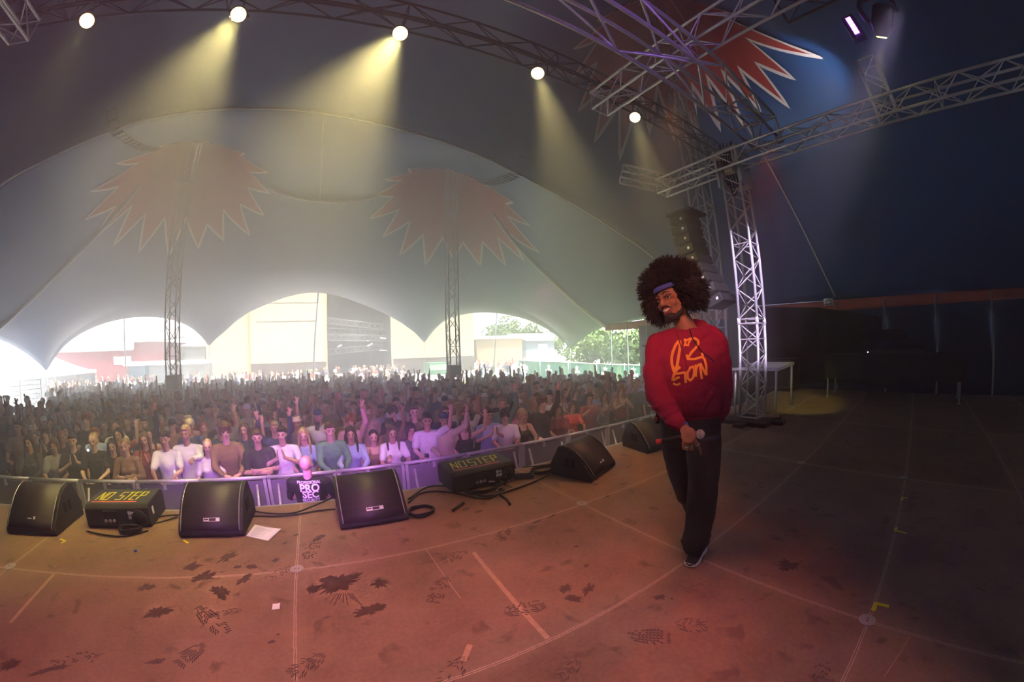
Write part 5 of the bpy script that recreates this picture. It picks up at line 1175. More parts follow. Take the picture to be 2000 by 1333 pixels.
for (px, y, pose, fem, slv, sh, hk, hc, hg, hat, lab) in front:
    x = row_xy(px, y, gz(0, y) + hg * .93)
    yaw = math.atan2(x - .6, y + 1.0) * .6 * -1 + SPREAD.uniform(-.2, .2)
    sk = SKINS[SPREAD.randrange(4)]
    p = person(x, y, pose, fem, slv, sh, hk, hc, sk, hg, yaw, SPREAD.uniform(.02, .10), True, hat or 'grey', lab, 'people leaning along the barrier')
    placed.append((x, y))
# the bald guard seated in the pit
gx_, gy_ = onV(600, 930, 4.2).x, 4.28
gr = tag(empty('person', (gx_, gy_, GZ + .02)), 'bald security guard in black shirt with white back print standing in the pit', 'person')
gr.rotation_euler = (0, 0, math.pi - .18)
gs = 1.0; gr.scale = (gs, gs, gs * .935)
gb = link(get_body('cross', False), 'body', gr, (.62, .38, .30)); gsh = link(get_shirt('cross', 'long', False), 'shirt', gr, (.012, .012, .014)); gsh.scale = (1.12, 1.12, 1.0); link(TROUS, 'trousers', gr, (.015, .015, .02))
[link(e, 'eye', gr) for e in EYES]; link(MOUTH, 'mouth', gr)
# back print
bpy.context.view_layer.update()
_dg = bpy.context.evaluated_depsgraph_get()
def text_on(obj, txt, size, origin, right, upv, into, m, parent, name, off=.004, bold=0.0, serif=False, step=.008):
    """lay lettering on a surface: each vertex of the letter outline is dropped onto the mesh"""
    cu = bpy.data.curves.new('t', 'FONT'); cu.body = txt; cu.size = size; cu.align_x = 'CENTER'; cu.align_y = 'CENTER'; cu.offset = bold; cu.resolution_u = 3
    t = bpy.data.objects.new('t', cu); COL.objects.link(t); dg = bpy.context.evaluated_depsgraph_get(); me = bpy.data.meshes.new_from_object(t.evaluated_get(dg)); bpy.data.objects.remove(t, do_unlink=True)
    bm = bmesh.new(); bm.from_mesh(me)
    bmesh.ops.triangulate(bm, faces=bm.faces[:]); bmesh.ops.subdivide_edges(bm, edges=[e for e in bm.edges if e.calc_length() > step * 2], cuts=2, use_grid_fill=False); bmesh.ops.triangulate(bm, faces=bm.faces[:])
    bv = BVHTree.FromObject(obj, bpy.context.evaluated_depsgraph_get()); mw = obj.matrix_world; mi = mw.inverted(); pm = parent.matrix_world.inverted()
    into = Vector(into).normalized()
    for v in bm.verts:
        p = Vector(origin) + Vector(right) * v.co.x + Vector(upv) * v.co.y
        lp = mi @ p; ld = (mi.to_3x3() @ into).normalized(); h = bv.ray_cast(lp, ld)
        q_ = mw @ h[0] if h[0] is not None else p + into * .3
        v.co = pm @ (q_ - into * off)
    bm.to_mesh(me); bm.free(); me.materials.clear(); me.materials.append(m)
    o = bpy.data.objects.new(name, me); COL.objects.link(o); o.parent = parent; return o
gd = (Vector((gx_, gy_, 0)) - O); gd.z = 0; gd.normalize(); grt = Vector((gd.y, -gd.x, 0))
base_ = Vector((gx_, gy_, 0)) - gd * .6
def gz_at(py): return onR(603, py, math.hypot(gx_, gy_) - .15).z
for (txt, py, sz, bd_, nm) in (('PROFESSIONAL', 946, .040, .0006, 'small_lettering'), ('PRO', 957, .120, .004, 'large_lettering'), ('SEC', 969.5, .115, .004, 'large_lettering'), ('SECURITY', 980, .046, .0008, 'small_lettering')):
    text_on(gsh, txt, sz, base_ + Vector((0, 0, gz_at(py))), grt, (0, 0, 1), gd, M['banner_white'], gsh, nm, .006, bd_)

# the rows behind, thinning out towards the open edge of the tent
def landmark(x, y, z):
    px, _p = pix((x, y, z))
    for lim, t in ((40, 'near the mesh fence'), (110, 'behind the blackest monitor'), (175, 'beside the blackest monitor'), (250, 'behind the NO STEP speaker'), (310, 'under the red shed'), (370, 'under the red shed mast'), (430, 'behind the paper monitor'), (490, 'behind the paper sheet'), (550, 'beside the guard'), (620, 'behind the guard'), (680, 'before the tilted monitor'), (740, 'behind the tilted monitor'), (800, 'past the tilted monitor'), (850, 'behind the neat coil'), (915, 'under the hall mast'), (970, 'behind the NOSTEP speaker'), (1030, 'behind the cable tangle'), (1090, 'behind the flat coil'), (1150, 'under the banner fence'), (1200, 'behind the coil monitor'), (1300, 'beside the performer')):
        if px < lim: return t
    return 'past the performer'
ROWN = ['second', 'third', 'fourth', 'fifth', 'sixth', 'seventh', 'eighth', 'ninth', 'tenth', 'eleventh', 'twelfth', 'thirteenth']
cr_ = random.Random(11)
cand = []
row = 0; y = 6.35
while y < 25.5:
    span0, span1 = -1.45 * y - 1.5, min(1.12 * y + 1.0, 12.8 + .15 * (y - 14))
    dens = .50 if y < 12 else .56 + (y - 12) * .035
    x = span0 + cr_.uniform(0, .4)
    while x < span1:
        px, py = pix((x, y, gz(x, y) + 1.5))
        edge = max(0, x - (7.5 + .05 * y)) / 5.0 + max(0, y - 16) / 22.0 * (1.4 if x > 2 else .6) + (max(0, y - 12.5) * .10 if x > 4.5 else 0)
        if px < 98 and y > 11.5: edge = 2
        if px > 1000 and y > 13: edge = max(edge, .62 if y < 16 else .9)
        if -30 < px < 1300 and cr_.random() > edge: cand.append((x + cr_.uniform(-.13, .13), y + cr_.uniform(-.14, .14), row))
        x += dens * cr_.uniform(.82, 1.25)
    row += 1; y += .56 if y < 12 else .72
def clear(x, y):
    for (mx, my) in ((-6.55, 15.4), (5.55, 15.4)):
        if math.hypot(x - mx, y - my) < .7: return False
    return all((x - a) ** 2 + (y - b) ** 2 > .16 for a, b in placed)
cand = [c for c in cand if clear(c[0], c[1])]
cand.sort(key=lambda c: math.hypot(c[0], c[1]))
NIND = 300 - len(front) - 1
labels = set(); rest = []
seen_lab = {}
for i, (x, y, row) in enumerate(cand):
    if i >= NIND: rest.append((x, y)); continue
    for attempt in range(40):
        fem = cr_.random() < .45
        pose = cr_.choices(['down', 'one_up', 'both_up', 'clap', 'phone', 'wave', 'cross', 'point'], [6, 2.2, 1.2, 2.5, 1.5, 1.5, .8, .8])[0]
        slv = cr_.choices(['short', 'long', 'tank'], [5, 3.5, 1.5 if fem else .1])[0]
        dark = x < -4.5 or cr_.random() < .45
        shirt = cr_.choice(['black', 'dark grey', 'navy', 'black', 'brown', 'maroon', 'grey']) if dark else cr_.choice(['white', 'pale blue', 'beige', 'green', 'pink', 'white', 'grey', 'maroon', 'brown', 'navy', 'black', 'red'])
        hk = cr_.choice(['long', 'long', 'bob', 'ponytail', 'bucket'] if fem else ['short', 'short', 'curly', 'buzz', 'cap', 'short']); hc = cr_.choice(['dark', 'brown', 'blond', 'sandy', 'black', 'reddish', 'brown', 'dark'])
        hat = cr_.choice(['white', 'navy', 'black', 'beige'])
        a, b = pdesc(fem, slv, shirt, hk, hc, hat); wh = landmark(x, y, .1)
        rw = ROWN[row] if row < len(ROWN) else 'back'
        lab = f'{a}, {b}, {PH[pose]}, {rw} row {wh}'
        if len(lab.split()) <= 16 and lab not in labels: break
    labels.add(lab)
    hg = cr_.gauss(1.67 if fem else 1.76, .06); yaw = -math.atan2(x - .8, y + 1.0) * .6 + cr_.uniform(-.35, .35)
    person(x, y, pose, fem, slv, shirt, hk, hc, cr_.choice(SKINS[:4]) if cr_.random() < .93 else SKINS[4], hg, yaw, cr_.uniform(-.03, .06), y < 7.6, hat, lab)
    placed.append((x, y))
# the remaining hundreds far back, and strollers in the sun outside
def low_person(mb, x, y, z, s, yaw, kind, cols, colors):
    t = MB(); f0 = len(mb.f)
    def put(part, c):
        k = len(t.f); return (k, c)
    segs = []
    def add(fn, c):
        k0 = len(t.f); fn(); segs.append((k0, len(t.f), c))
    add(lambda: t.loft([((0, 0, .05), (.16, 0, 0), (0, .09, 0)), ((0, 0, .5), (.15, 0, 0), (0, .1, 0)), ((0, 0, .92), (.165, 0, 0), (0, .11, 0))], 7), colors[3])
    add(lambda: t.loft([((0, 0, .92), (.165, 0, 0), (0, .11, 0)), ((0, 0, 1.15), (.16, 0, 0), (0, .11, 0)), ((0, 0, 1.38), (.21, 0, 0), (0, .1, 0)), ((0, 0, 1.45), (.09, 0, 0), (0, .06, 0))], 8), colors[0])
    add(lambda: t.tube([(0, 0, 1.42), (0, 0, 1.56)], .05, 6, False), colors[1])
    add(lambda: t.ell((0, -.012, 1.625), (.07, .088, .11), None, 8, 6), colors[1])
    add(lambda: t.ell((0, .022, 1.665), (.082, .092, .088), None, 8, 6), colors[2])
    if kind == 1: add(lambda: t.loft([((0, .05, 1.68), (.08, 0, 0), (0, .05, 0)), ((0, .06, 1.42), (.10, 0, 0), (0, .04, 0))], 6), colors[2])
    P = {0: [((.25, 0, 1.15), (.24, -.1, .92)), ((-.25, 0, 1.15), (-.24, -.1, .92))], 1: [((.25, 0, 1.15), (.24, -.1, .92)), ((-.25, -.1, 1.18), (-.1, -.3, 1.2))], 2: [((.27, -.05, 1.64), (.24, -.12, 1.93)), ((-.25, 0, 1.15), (-.24, -.1, .95))], 3: [((.29, -.05, 1.62), (.27, -.14, 1.9)), ((-.29, -.05, 1.62), (-.25, -.14, 1.9))]}[kind]
    for sx, (el, wr) in zip((1, -1), P):
        sh = (sx * .18, 0, 1.40); add(lambda: t.tube([sh, el], .05, 5, True, .042), colors[0]); add(lambda: t.tube([el, wr], .04, 5, True, .028), colors[1]); w2 = V3(wr) + (V3(wr) - V3(el)).normalized() * .06; add(lambda: t.ell(w2, (.035, .03, .055), None, 6, 4), colors[1])
    m4 = Matrix.Translation((x, y, z)) @ Rz(yaw) @ Matrix.Diagonal((s, s, s, 1))
    mb.add([m4 @ V3(v) for v in t.v], t.f)
    for k0, k1, c in segs: cols.extend([c] * (k1 - k0))
mb = MB(); cols = []
for (x, y) in rest:
    sh = CLOTHS[cr_.choice(['black', 'dark grey', 'navy', 'white', 'grey', 'maroon', 'pale blue', 'beige', 'black', 'brown'])]
    low_person(mb, x, y, gz(x, y), cr_.uniform(.9, 1.08), -math.atan2(x, y) * .6 + cr_.uniform(-.5, .5), cr_.choices([0, 1, 2, 3], [7, 3.5, 1.3, .5])[0], cols, [sh, cr_.choice(SKINS[:4]), HAIRC[cr_.choice(list(HAIRC))], (.04, .045, .06)])
outs = []
for k in range(230):
    px = cr_.choice([cr_.uniform(95, 320), cr_.uniform(320, 640), cr_.uniform(640, 790), cr_.uniform(930, 1035)]); y = cr_.uniform(27, 46)
    q_ = onV(px, 730, y); outs.append((q_.x, y))
outs = [(x, y) for x, y in outs if not (abs(x - cx) < hw + .6 and abs(y - cy) < hw + .6)]
for (x, y) in outs:
    sh = CLOTHS[cr_.choice(['white', 'white', 'pale blue', 'navy', 'black', 'beige', 'red', 'pink'])]
    low_person(mb, x, y, gz(x, y), cr_.uniform(.9, 1.08), cr_.uniform(0, 6.28), cr_.choices([0, 1], [5, 3])[0], cols, [sh, cr_.choice(SKINS[:4]), HAIRC[cr_.choice(list(HAIRC))], CLOTHS[cr_.choice(['pale blue', 'white', 'navy', 'black', 'beige'])]])
me = mb.mesh('crowd'); ca = me.color_attributes.new('tone', 'FLOAT_COLOR', 'CORNER')
lt = np.zeros(len(me.polygons), int); me.polygons.foreach_get('loop_total', lt); C4 = np.c_[np.array(cols), np.ones(len(cols))]; ca.data.foreach_set('color', np.repeat(C4, lt, axis=0).ravel())
cm = mat('crowd cloth skin and hair', (.3, .3, .3), .8); a_ = cm.node_tree.nodes.new('ShaderNodeVertexColor'); a_.layer_name = 'tone'; cm.node_tree.links.new(a_.outputs[0], cm.node_tree.nodes['Principled BSDF'].inputs['Base Color']); me.materials.append(cm)
co = link(me, 'crowd'); tag(co, 'dense crowd filling the rear of the tent and strollers in the sun outside', 'crowd', kind='stuff')
# phones, cups held up
def held(px, py, y, lab, kind):
    p = onV(px, py, y); r = tag(empty({'phone': 'mobile_phone', 'cup': 'plastic_cup', 'card': 'paper_sheet'}[kind], p), lab, kind if kind != 'card' else 'paper'); 
    if kind == 'phone':
        MB().box((-.037, -.004, -.075), (.037, .004, .075), Matrix.Rotation(.2, 4, 'Y')).build('case', M['black_metal'], r, False, .003); MB().box((-.033, .0045, -.068), (.033, .006, .068), Matrix.Rotation(.2, 4, 'Y')).build('screen', M['label'], r, False)
    elif kind == 'cup': MB().loft([((0, 0, -.06), (.028, 0, 0), (0, .028, 0)), ((0, 0, .06), (.04, 0, 0), (0, .04, 0))], 12).build('cup_wall', M['white_paper'], r); MB().loft([((0, 0, -.055), (.027, 0, 0), (0, .027, 0)), ((0, 0, .03), (.036, 0, 0), (0, .036, 0))], 12).build('beer', mat('beer', (.8, .5, .05), .2), r)
    else: MB().box((-.06, -.003, -.085), (.06, .003, .085), Matrix.Rotation(-.35, 4, 'Y')).build('sheet', M['white_paper'], r, False)
held(502, 793, 8.5, 'white paper sheet held up in the crowd above the paper monitor', 'card'); held(620, 833, 6.3, 'phone held up between the guard and the green sweater', 'phone'); held(738, 810, 8.0, 'phone held sideways in the crowd above the tilted monitor', 'phone')
held(386, 800, 9.0, 'beer cup held up in the crowd above the paper monitor, left of the two', 'cup'); held(397, 806, 9.0, 'beer cup held up in the crowd above the paper monitor, right of the two', 'cup'); held(571, 815, 7.5, 'pale blue phone held up left of the guard', 'phone')
o = MB().ell((0, 0, 0), .018).build('phone_flash', mat('flash light', (1, 1, 1), emis=(1, .95, .85), emis_s=12)); o.location = onV(172, 880, 6.1); tag(o, 'tiny white phone flash among the dark crowd at the left', 'light')
# ================================================================ the performer
PB = Vector((1.86, 1.19, 0)); PY = Vector((PB.x, PB.y, 0)).normalized(); PX = Vector((PY.y, -PY.x, 0))
pf = empty('person', PB, math.atan2(PX.y, PX.x)); tag(pf, 'smiling performer with large black afro, maroon hoodie and black trousers, walking on the stage', 'person')
def L(px, py, dy=0.0):
    """picture point -> performer's own frame, on the upright plane dy metres behind his centre"""
    d = ray(px, py); t = ((PB + PY * dy) - O).dot(PY) / d.dot(PY); p = O + d * t - PB
    return Vector((p.dot(PX), p.dot(PY), p.z))
M['p_skin'] = mat('brown skin', (.33, .15, .085), .42, 0, .08, 30, .12, 120)
M['hoodie'] = mat('maroon hoodie cotton', (.27, .004, .045), .85, 0, .12, 14, .5, 55)
M['hoodie_rib'] = mat('maroon ribbed cuff', (.20, .006, .026), .85, 0, .1, 60, .5, 160)
M['p_black'] = mat('black trouser cloth', (.016, .014, .017), .8, 0, .2, 8, .5, 22)
M['afro'] = mat('black curly hair', (.016, .011, .010), .7, 0, .4, 40)
M['print_orange'] = mat('orange chest print', (.85, .33, .05), .7, 0, .1, 30)
# ---- head frame
Hc = L(1311, 586, -.02)
upv = (L(1291, 560) - L(1314, 622)).normalized(); fwd = Vector((-.50, -.86, -.02)).normalized()
fwd = (fwd - upv * fwd.dot(upv)).normalized(); sid = upv.cross(-fwd).normalized()      # +x picture right, +y back, +z up
HM = Matrix((sid, -fwd, upv)).transposed(); HT = Matrix.Translation(Hc) @ HM.to_4x4() @ Matrix.Scale(1.04, 4)
def hp(x, y, z): return HT @ Vector((x, y, z))
HR = HM
def hell(mb, c, r, n1=16, n2=10): return mb.ell(hp(*c), r, HR, n1, n2)
mb = MB()
hell(mb, (0, .02, .035), (.076, .096, .098), 24, 16); hell(mb, (0, -.018, -.035), (.061, .070, .078), 20, 12); hell(mb, (0, -.062, -.093), (.030, .026, .024))
for s_ in (1, -1):
    hell(mb, (s_ * .037, -.058, -.022), (.027, .024, .027)); hell(mb, (s_ * .078, .012, -.005), (.012, .021, .033)); hell(mb, (s_ * .048, -.012, -.075), (.022, .035, .03))
    mb.limb([hp(s_ * .012, -.088, .028), hp(s_ * .032, -.084, .034), hp(s_ * .052, -.068, .028)], [.009, .010, .008], 8)
    hell(mb, (s_ * .014, -.098, -.024), (.010, .011, .008), 10, 7)
mb.limb([hp(0, -.086, .022), hp(0, -.100, 0), hp(0, -.112, -.017)], [.009, .0105, .0145], 10)
hell(mb, (0, -.083, -.055), (.030, .016, .020)); 
nb = L(1350, 662, .02)
mb.limb([hp(0, .02, -.03), hp(.005, .03, -.08), nb], [.056, .057, .064], 14); mb.limb([nb, L(1352, 700, .02)], [.075, .11])
mb.limb([nb, L(1297, 668, .02)], [.05, .05]); mb.limb([nb, L(1398, 662, .05)], [.05, .05])
# body under clothes, one continuous figure
sR, eR, wR = L(1283, 680, .02), L(1290, 772, -.06), L(1334, 834, -.16)
sL, eL, wL = L(1396, 672, .05), L(1409, 762, .10), L(1402, 822, .12)
mb.loft([(L(1350, 690, .03), PXl * .16, PYl * .10) for PXl, PYl in [(Vector((1, 0, 0)), Vector((0, 1, 0)))]] + [(L(1347, 730, .02), (.15, 0, 0), (0, .10, 0)), (L(1346, 780, .02), (.135, 0, 0), (0, .09, 0)), (L(1348, 825, .02), (.15, 0, 0), (0, .10, 0)), (L(1350, 860, .02), (.15, 0, 0), (0, .10, 0))], 18)
mb.limb([sR, eR, wR], [.052, .040, .028]); mb.limb([sL, eL, wL], [.052, .040, .03])
hipL, knL, anL = L(1374, 850, .0), L(1368, 960, .0), L(1360, 1068, .10)
hipR, knR, anR = L(1322, 850, .05), L(1322, 935, .10), L(1352, 998, .42)
mb.limb([hipL, knL, anL], [.08, .05, .034]); mb.limb([hipR, knR, anR], [.075, .045, .03])
_g = onZ(1345, 1110) - PB; tz = Vector((_g.dot(PX), _g.dot(PY), 0)); hz_ = tz + Vector((.085, .25, 0)); ft = hz_.lerp(tz, .45) + Vector((0, 0, .055)); an2 = hz_.lerp(tz, .14) + Vector((0, 0, .07))
mb.limb([anL, an2, ft], [.032, .03, .022])
mb.limb([anR, anR + Vector((.02, .06, -.05)), anR + Vector((.02, .02, -.10))], [.03, .028, .02])
# right hand round the microphone
mA, mBv = L(1285, 863, -.20), L(1371, 849, -.20); md = (mBv - mA).normalized()
K = [L(1335, 866, -.235), L(1343, 869, -.237), L(1351, 869, -.235), L(1359, 864, -.23)]
pal = L(1345, 851, -.225)
dn = (K[1] - wR).normalized(); nrm_ = Vector((0, -1, 0)); nrm_ = (nrm_ - dn * nrm_.dot(dn)).normalized(); ac = dn.cross(nrm_)
mb.ell(pal, (.044, .052, .019), Matrix((ac, dn, nrm_)).transposed(), 14, 9); mb.limb([wR, pal], [.028, .030])
for i, k in enumerate(K):
    mb.limb([pal.lerp(k, .3), k], [.014, .0125], 8)
    if i < 3: mb.limb([k, k + Vector((.002, -.004, -.024)), k + Vector((.004, .026, -.038)), k + Vector((.004, .048, -.022))], [.0118, .0108, .0100, .009], 8)
    else: mb.limb([k, L(1365, 873, -.225), L(1368, 882, -.21), L(1369, 888, -.195)], [.0118, .0105, .0098, .0085], 8)
mb.limb([L(1345, 846, -.19), L(1358, 846, -.17), L(1368, 853, -.165)], [.014, .012, .010], 8)
body = link(mb.remesh('body', M['p_skin'], .0052, 2), 'body', pf)
# face details
def hpart(name, m, fn, parent=body): q_ = MB(); fn(q_); return q_.build(name, m, parent)
for s_ in (1, -1):
    e = hpart('eye', M['white_plain'], lambda q_: q_.ell(hp(s_ * .031, -.0745, .010), (.0125, .010, .0072), HR, 14, 9))
    hpart('iris', M['dark_eye'], lambda q_: q_.ell(hp(s_ * .031 - .003, -.0835, .0095), (.0055, .0025, .0055), HR, 10, 6), e)
    hpart('eyelid', M['p_skin'], lambda q_: q_.limb([hp(s_ * .031 - .014, -.076, .013), hp(s_ * .031, -.0825, .0178), hp(s_ * .031 + .014, -.074, .013)], [.0028, .0045, .0028], 8), e)
    hpart('eyelash', M['afro'], lambda q_: q_.limb([hp(s_ * .031 - .013, -.0790, .0108), hp(s_ * .031, -.0858, .0150), hp(s_ * .031 + .013, -.0770, .0108)], [.0012, .0018, .0012], 6), e)
    hpart('eyebrow', M['afro'], lambda q_: q_.limb([hp(s_ * .012, -.0955, .034), hp(s_ * .030, -.0935, .0425), hp(s_ * .053, -.0745, .035)], [.0030, .0042, .0022], 8))
hpart('lips', mat('lips', (.30, .07, .06), .38), lambda q_: (q_.limb([hp(-.027, -.084, -.046), hp(-.009, -.1005, -.0435), hp(.009, -.1005, -.0435), hp(.027, -.084, -.046)], [.003, .0048, .0048, .003], 8), q_.limb([hp(-.027, -.084, -.046), hp(-.010, -.0985, -.0665), hp(.010, -.0985, -.0665), hp(.027, -.084, -.046)], [.003, .0050, .0050, .003], 8)))
hpart('teeth', mat('teeth', (.85, .80, .74), .3), lambda q_: q_.limb([hp(-.021, -.0865, -.0485), hp(-.007, -.0985, -.0535), hp(.007, -.0985, -.0535), hp(.021, -.0865, -.0485)], [.0045, .0082, .0082, .0045], 8))
def beard(q_):
    hell(q_, (0, -.070, -.098), (.036, .028, .028)); q_.limb([hp(-.062, -.01, -.05), hp(-.056, -.03, -.082), hp(-.03, -.062, -.104), hp(.03, -.062, -.104), hp(.056, -.03, -.082), hp(.062, -.01, -.05)], [.010, .014, .018, .018, .014, .010], 9)
bm_ = MB(); beard(bm_); bo = link(bm_.remesh('beard', M['afro'], .004, 1, lambda p: .003 * noise.noise(p * 160)), 'beard', body)
hpart('moustache', M['afro'], lambda q_: q_.limb([hp(-.034, -.078, -.050), hp(-.020, -.092, -.036), hp(0, -.100, -.032), hp(.020, -.092, -.036), hp(.034, -.078, -.050)], [.002, .0032, .0030, .0032, .002], 7))
hpart('earring', M['alu'], lambda q_: q_.tube([hp(.086 + .009 * math.cos(a), .008, -.042 + .011 * math.sin(a)) for a in [2 * math.pi * k / 12 for k in range(13)]], .0016, 6))
# headband
hb = MB(); secs = []
for z, k_ in ((.060, 1.04), (.068, 1.06), (.078, 1.04), (.084, 1.02)):
    secs.append((hp(0, .02, z), HR @ Vector((.079 * k_, 0, 0)), HR @ Vector((0, .103 * k_, 0))))
hb.loft(secs, 36, False)
ho = hb.build('headband', mat('blue violet headband', (.05, .07, .36), .7, 0, .2, 30), pf); sd = ho.modifiers.new('t', 'SOLIDIFY'); sd.thickness = .004
# afro: dense core and thousands of curls
AC = Vector((.004, .050, .050))
def in_face(p):      # p in head space: keep the face window open
    return p.y < -.02 and abs(p.x) < .082 + .0 and p.z < .088 and p.z > -.30 and p.y < .0
core = MB()
hell(core, (0, .075, .055), (.150, .125, .150), 22, 16); hell(core, (0, .03, .130), (.135, .115, .085)); 
for s_ in (1, -1): hell(core, (s_ * .128, .055, .015), (.062, .085, .120)); 
af = link(core.remesh('afro_hair', M['afro'], .008, 1, lambda p: .010 * noise.noise(p * 40) + .006 * noise.noise(p * 95)), 'afro_hair', pf)
rs_ = random.Random(5); cm_ = MB(); cnt = 0
while cnt < 4200:
    d = Vector((rs_.gauss(0, 1), rs_.gauss(0, 1), rs_.gauss(0, 1))).normalized()
    Rad = .198 * (1 + .08 * noise.noise(d * 2.5) + rs_.uniform(-.07, .11)); R0 = Rad * rs_.uniform(.55, .72)
    p = AC + Vector((d.x * R0, d.y * R0 * .95, d.z * R0)); tip = AC + Vector((d.x * Rad * 1.02, d.y * Rad * .95, d.z * Rad * .98))
    if d.z < -.72: continue
    # side hair hangs a little longer
    if in_face(tip) or in_face(p): continue
    if tip.y < -.03 and tip.z < .10 and abs(tip.x) < .105: continue
    if tip.y < -.03 and abs(tip.x) < .13: tip.y = max(tip.y, -.10)
    if d.z < .1: tip.z -= .035 * (1 - max(d.z, -1)) * abs(d.x)
    pts = []; ph = rs_.uniform(0, 6.28); o1 = d.orthogonal().normalized(); o2 = d.cross(o1); am = rs_.uniform(.003, .008); fr = rs_.uniform(7, 13)
    for k in range(8):
        f = k / 7; q_ = p.lerp(tip, f) + (o1 * math.cos(ph + fr * f) + o2 * math.sin(ph + fr * f)) * am
        pts.append(hp(*q_))
    cm_.tube(pts, [.0032, .0034, .0033, .0031, .0028, .0024, .0018, .001], 3, False); cnt += 1
cm_.build('curls', M['afro'], af)
# ---- hoodie
hd = MB()
def ring(px0, px1, py, dy, depth): a, b = L(px0, py, dy), L(px1, py, dy); c = (a + b) / 2; return (c, Vector(((b - a).length / 2, 0, (b - a).z / 2)), (0, depth, 0))
hd.loft([ring(1292, 1408, 806, .02, .128), ring(1287, 1411, 796, .02, .142), ring(1284, 1412, 775, .02, .148), ring(1283, 1409, 745, .02, .145), ring(1279, 1409, 715, .02, .145), ring(1274, 1410, 690, .03, .135), ring(1280, 1405, 668, .03, .115), ring(1300, 1390, 652, .03, .09), ring(1322, 1376, 641, .03, .07)], 26)
hd.limb([L(1322, 660, .02), L(1284, 676, .02)], [.070, .072]); hd.limb([L(1378, 655, .04), L(1397, 668, .05)], [.072, .076])
hd.limb([L(1284, 678, .02), L(1279, 722, -.01), L(1283, 768, -.06), L(1303, 802, -.11), L(1322, 825, -.15)], [.074, .073, .070, .060, .050])
hd.limb([L(1397, 670, .05), L(1407, 715, .07), L(1411, 762, .09), L(1409, 800, .11)], [.076, .074, .066, .056])
# kangaroo pocket bulge and belly folds
hd.limb([L(1388, 770, -.09), L(1372, 800, -.10)], [.02, .018])
# thick fold rings on the forearm
for (px, py, dy, r_) in ((1283, 770, -.06, .074), (1293, 788, -.09, .069), (1306, 806, -.12, .064), (1316, 818, -.14, .058)): hd.ell(L(px, py, dy), (r_, r_, .02), Matrix.Rotation(-.5, 3, 'Y'))
for (px, py, dy, r_) in ((1411, 748, .09, .07), (1411, 775, .10, .066), (1410, 792, .11, .062)): hd.ell(L(px, py, dy), (r_, r_, .018))
# hood rolled round the neck
hn = nb + Vector((.0, 0, .0))
hood_pts = []
for k in range(17):
    a = 2 * math.pi * k / 16; x = math.cos(a); y = math.sin(a)
    hood_pts.append(hn + Vector((.086 * x, .085 * y, .028 + .045 * max(y, 0) + .03 * x * .7 - .040 * max(-y, 0))))
hd.limb(hood_pts, [.030 + .020 * max(0, math.sin(2 * math.pi * k / 16)) for k in range(17)], 10)
hd.ell(hn + Vector((.03, .10, .0)), (.10, .07, .09))
def folds(p):
    return .009 * noise.noise(Vector((p.x * 6 + p.z * 5, p.y * 7, p.z * 13 - p.x * 6))) + .0045 * noise.noise(Vector((p.x * 20, p.y * 20, p.z * 30)))
hoodie = link(hd.remesh('hoodie', M['hoodie'], .0072, 2, folds), 'hoodie', pf)
mb = MB(); mb.loft([ring(1296, 1404, 817, .02, .118), ring(1293, 1406, 812, .02, .124), ring(1292, 1407, 803, .02, .126)], 30); mb.build('hem_rib', M['hoodie_rib'], hoodie)
mb = MB(); mb.limb([L(1320, 822, -.148), L(1331, 833, -.16)], [.043, .037], 18); link(mb.remesh('cuff', M['hoodie_rib'], .006, 1), 'cuff', hoodie)
mb = MB(); mb.limb([L(1409, 798, .11), L(1403, 816, .12)], [.050, .044], 18); link(mb.remesh('cuff', M['hoodie_rib'], .006, 1), 'cuff', hoodie)
bpy.context.view_layer.update()
hbv = BVHTree.FromObject(hoodie, bpy.context.evaluated_depsgraph_get())
def onhood(px, py, off=.004):
    d = ray(px, py); ld = Vector((d.dot(PX), d.dot(PY), d.z)).normalized(); o_ = O - PB; lo = Vector((o_.dot(PX), o_.dot(PY), o_.z))
    h = hbv.ray_cast(lo, ld); return (h[0] + h[1] * off) if h[0] is not None else L(px, py, -.13)
def hood_strip(pts, w0, mb, off=.0035):
    P = []
    for a, b in zip(pts[:-1], pts[1:]):
        n_ = max(2, int(math.hypot(b[0] - a[0], b[1] - a[1]) / 1.6))
        P += [(a[0] + (b[0] - a[0]) * k / n_, a[1] + (b[1] - a[1]) * k / n_) for k in range(n_)]
    P.append(pts[-1]); vs = []
    for i, p in enumerate(P):
        a = P[max(i - 1, 0)]; b = P[min(i + 1, len(P) - 1)]; tx, ty = b[0] - a[0], b[1] - a[1]; l = math.hypot(tx, ty) or 1; nx, ny = -ty / l * w0 * .66, tx / l * w0 * .66
        vs += [onhood(p[0] - nx, p[1] - ny, off), onhood(p[0] + nx, p[1] + ny, off)]
    mb.add(vs, [(2 * i, 2 * i + 1, 2 * i + 3, 2 * i + 2) for i in range(len(P) - 1)])
def Z5(pts): return [(1200 + x * .1875, 500 + y * .1875) for x, y in pts]
pr = MB()
hood_strip(Z5([(640, 1215), (622, 1200), (600, 1120), (598, 1060), (612, 1000), (640, 930), (668, 893), (684, 895), (684, 960), (668, 1060), (655, 1150), (622, 1205)]), 4.2, pr)
hood_strip(Z5([(728, 872), (760, 880), (800, 860), (786, 890), (776, 905), (770, 935), (745, 928), (728, 940), (738, 915), (745, 900), (728, 872)]), 2.8, pr)
hood_strip(Z5([(805, 864), (840, 862), (868, 880), (874, 915), (850, 955), (800, 1010), (768, 1062)]), 3.6, pr)
hood_strip(Z5([(752, 1030), (766, 1078), (830, 1078), (900, 1058), (918, 1060), (912, 1010)]), 3.6, pr)
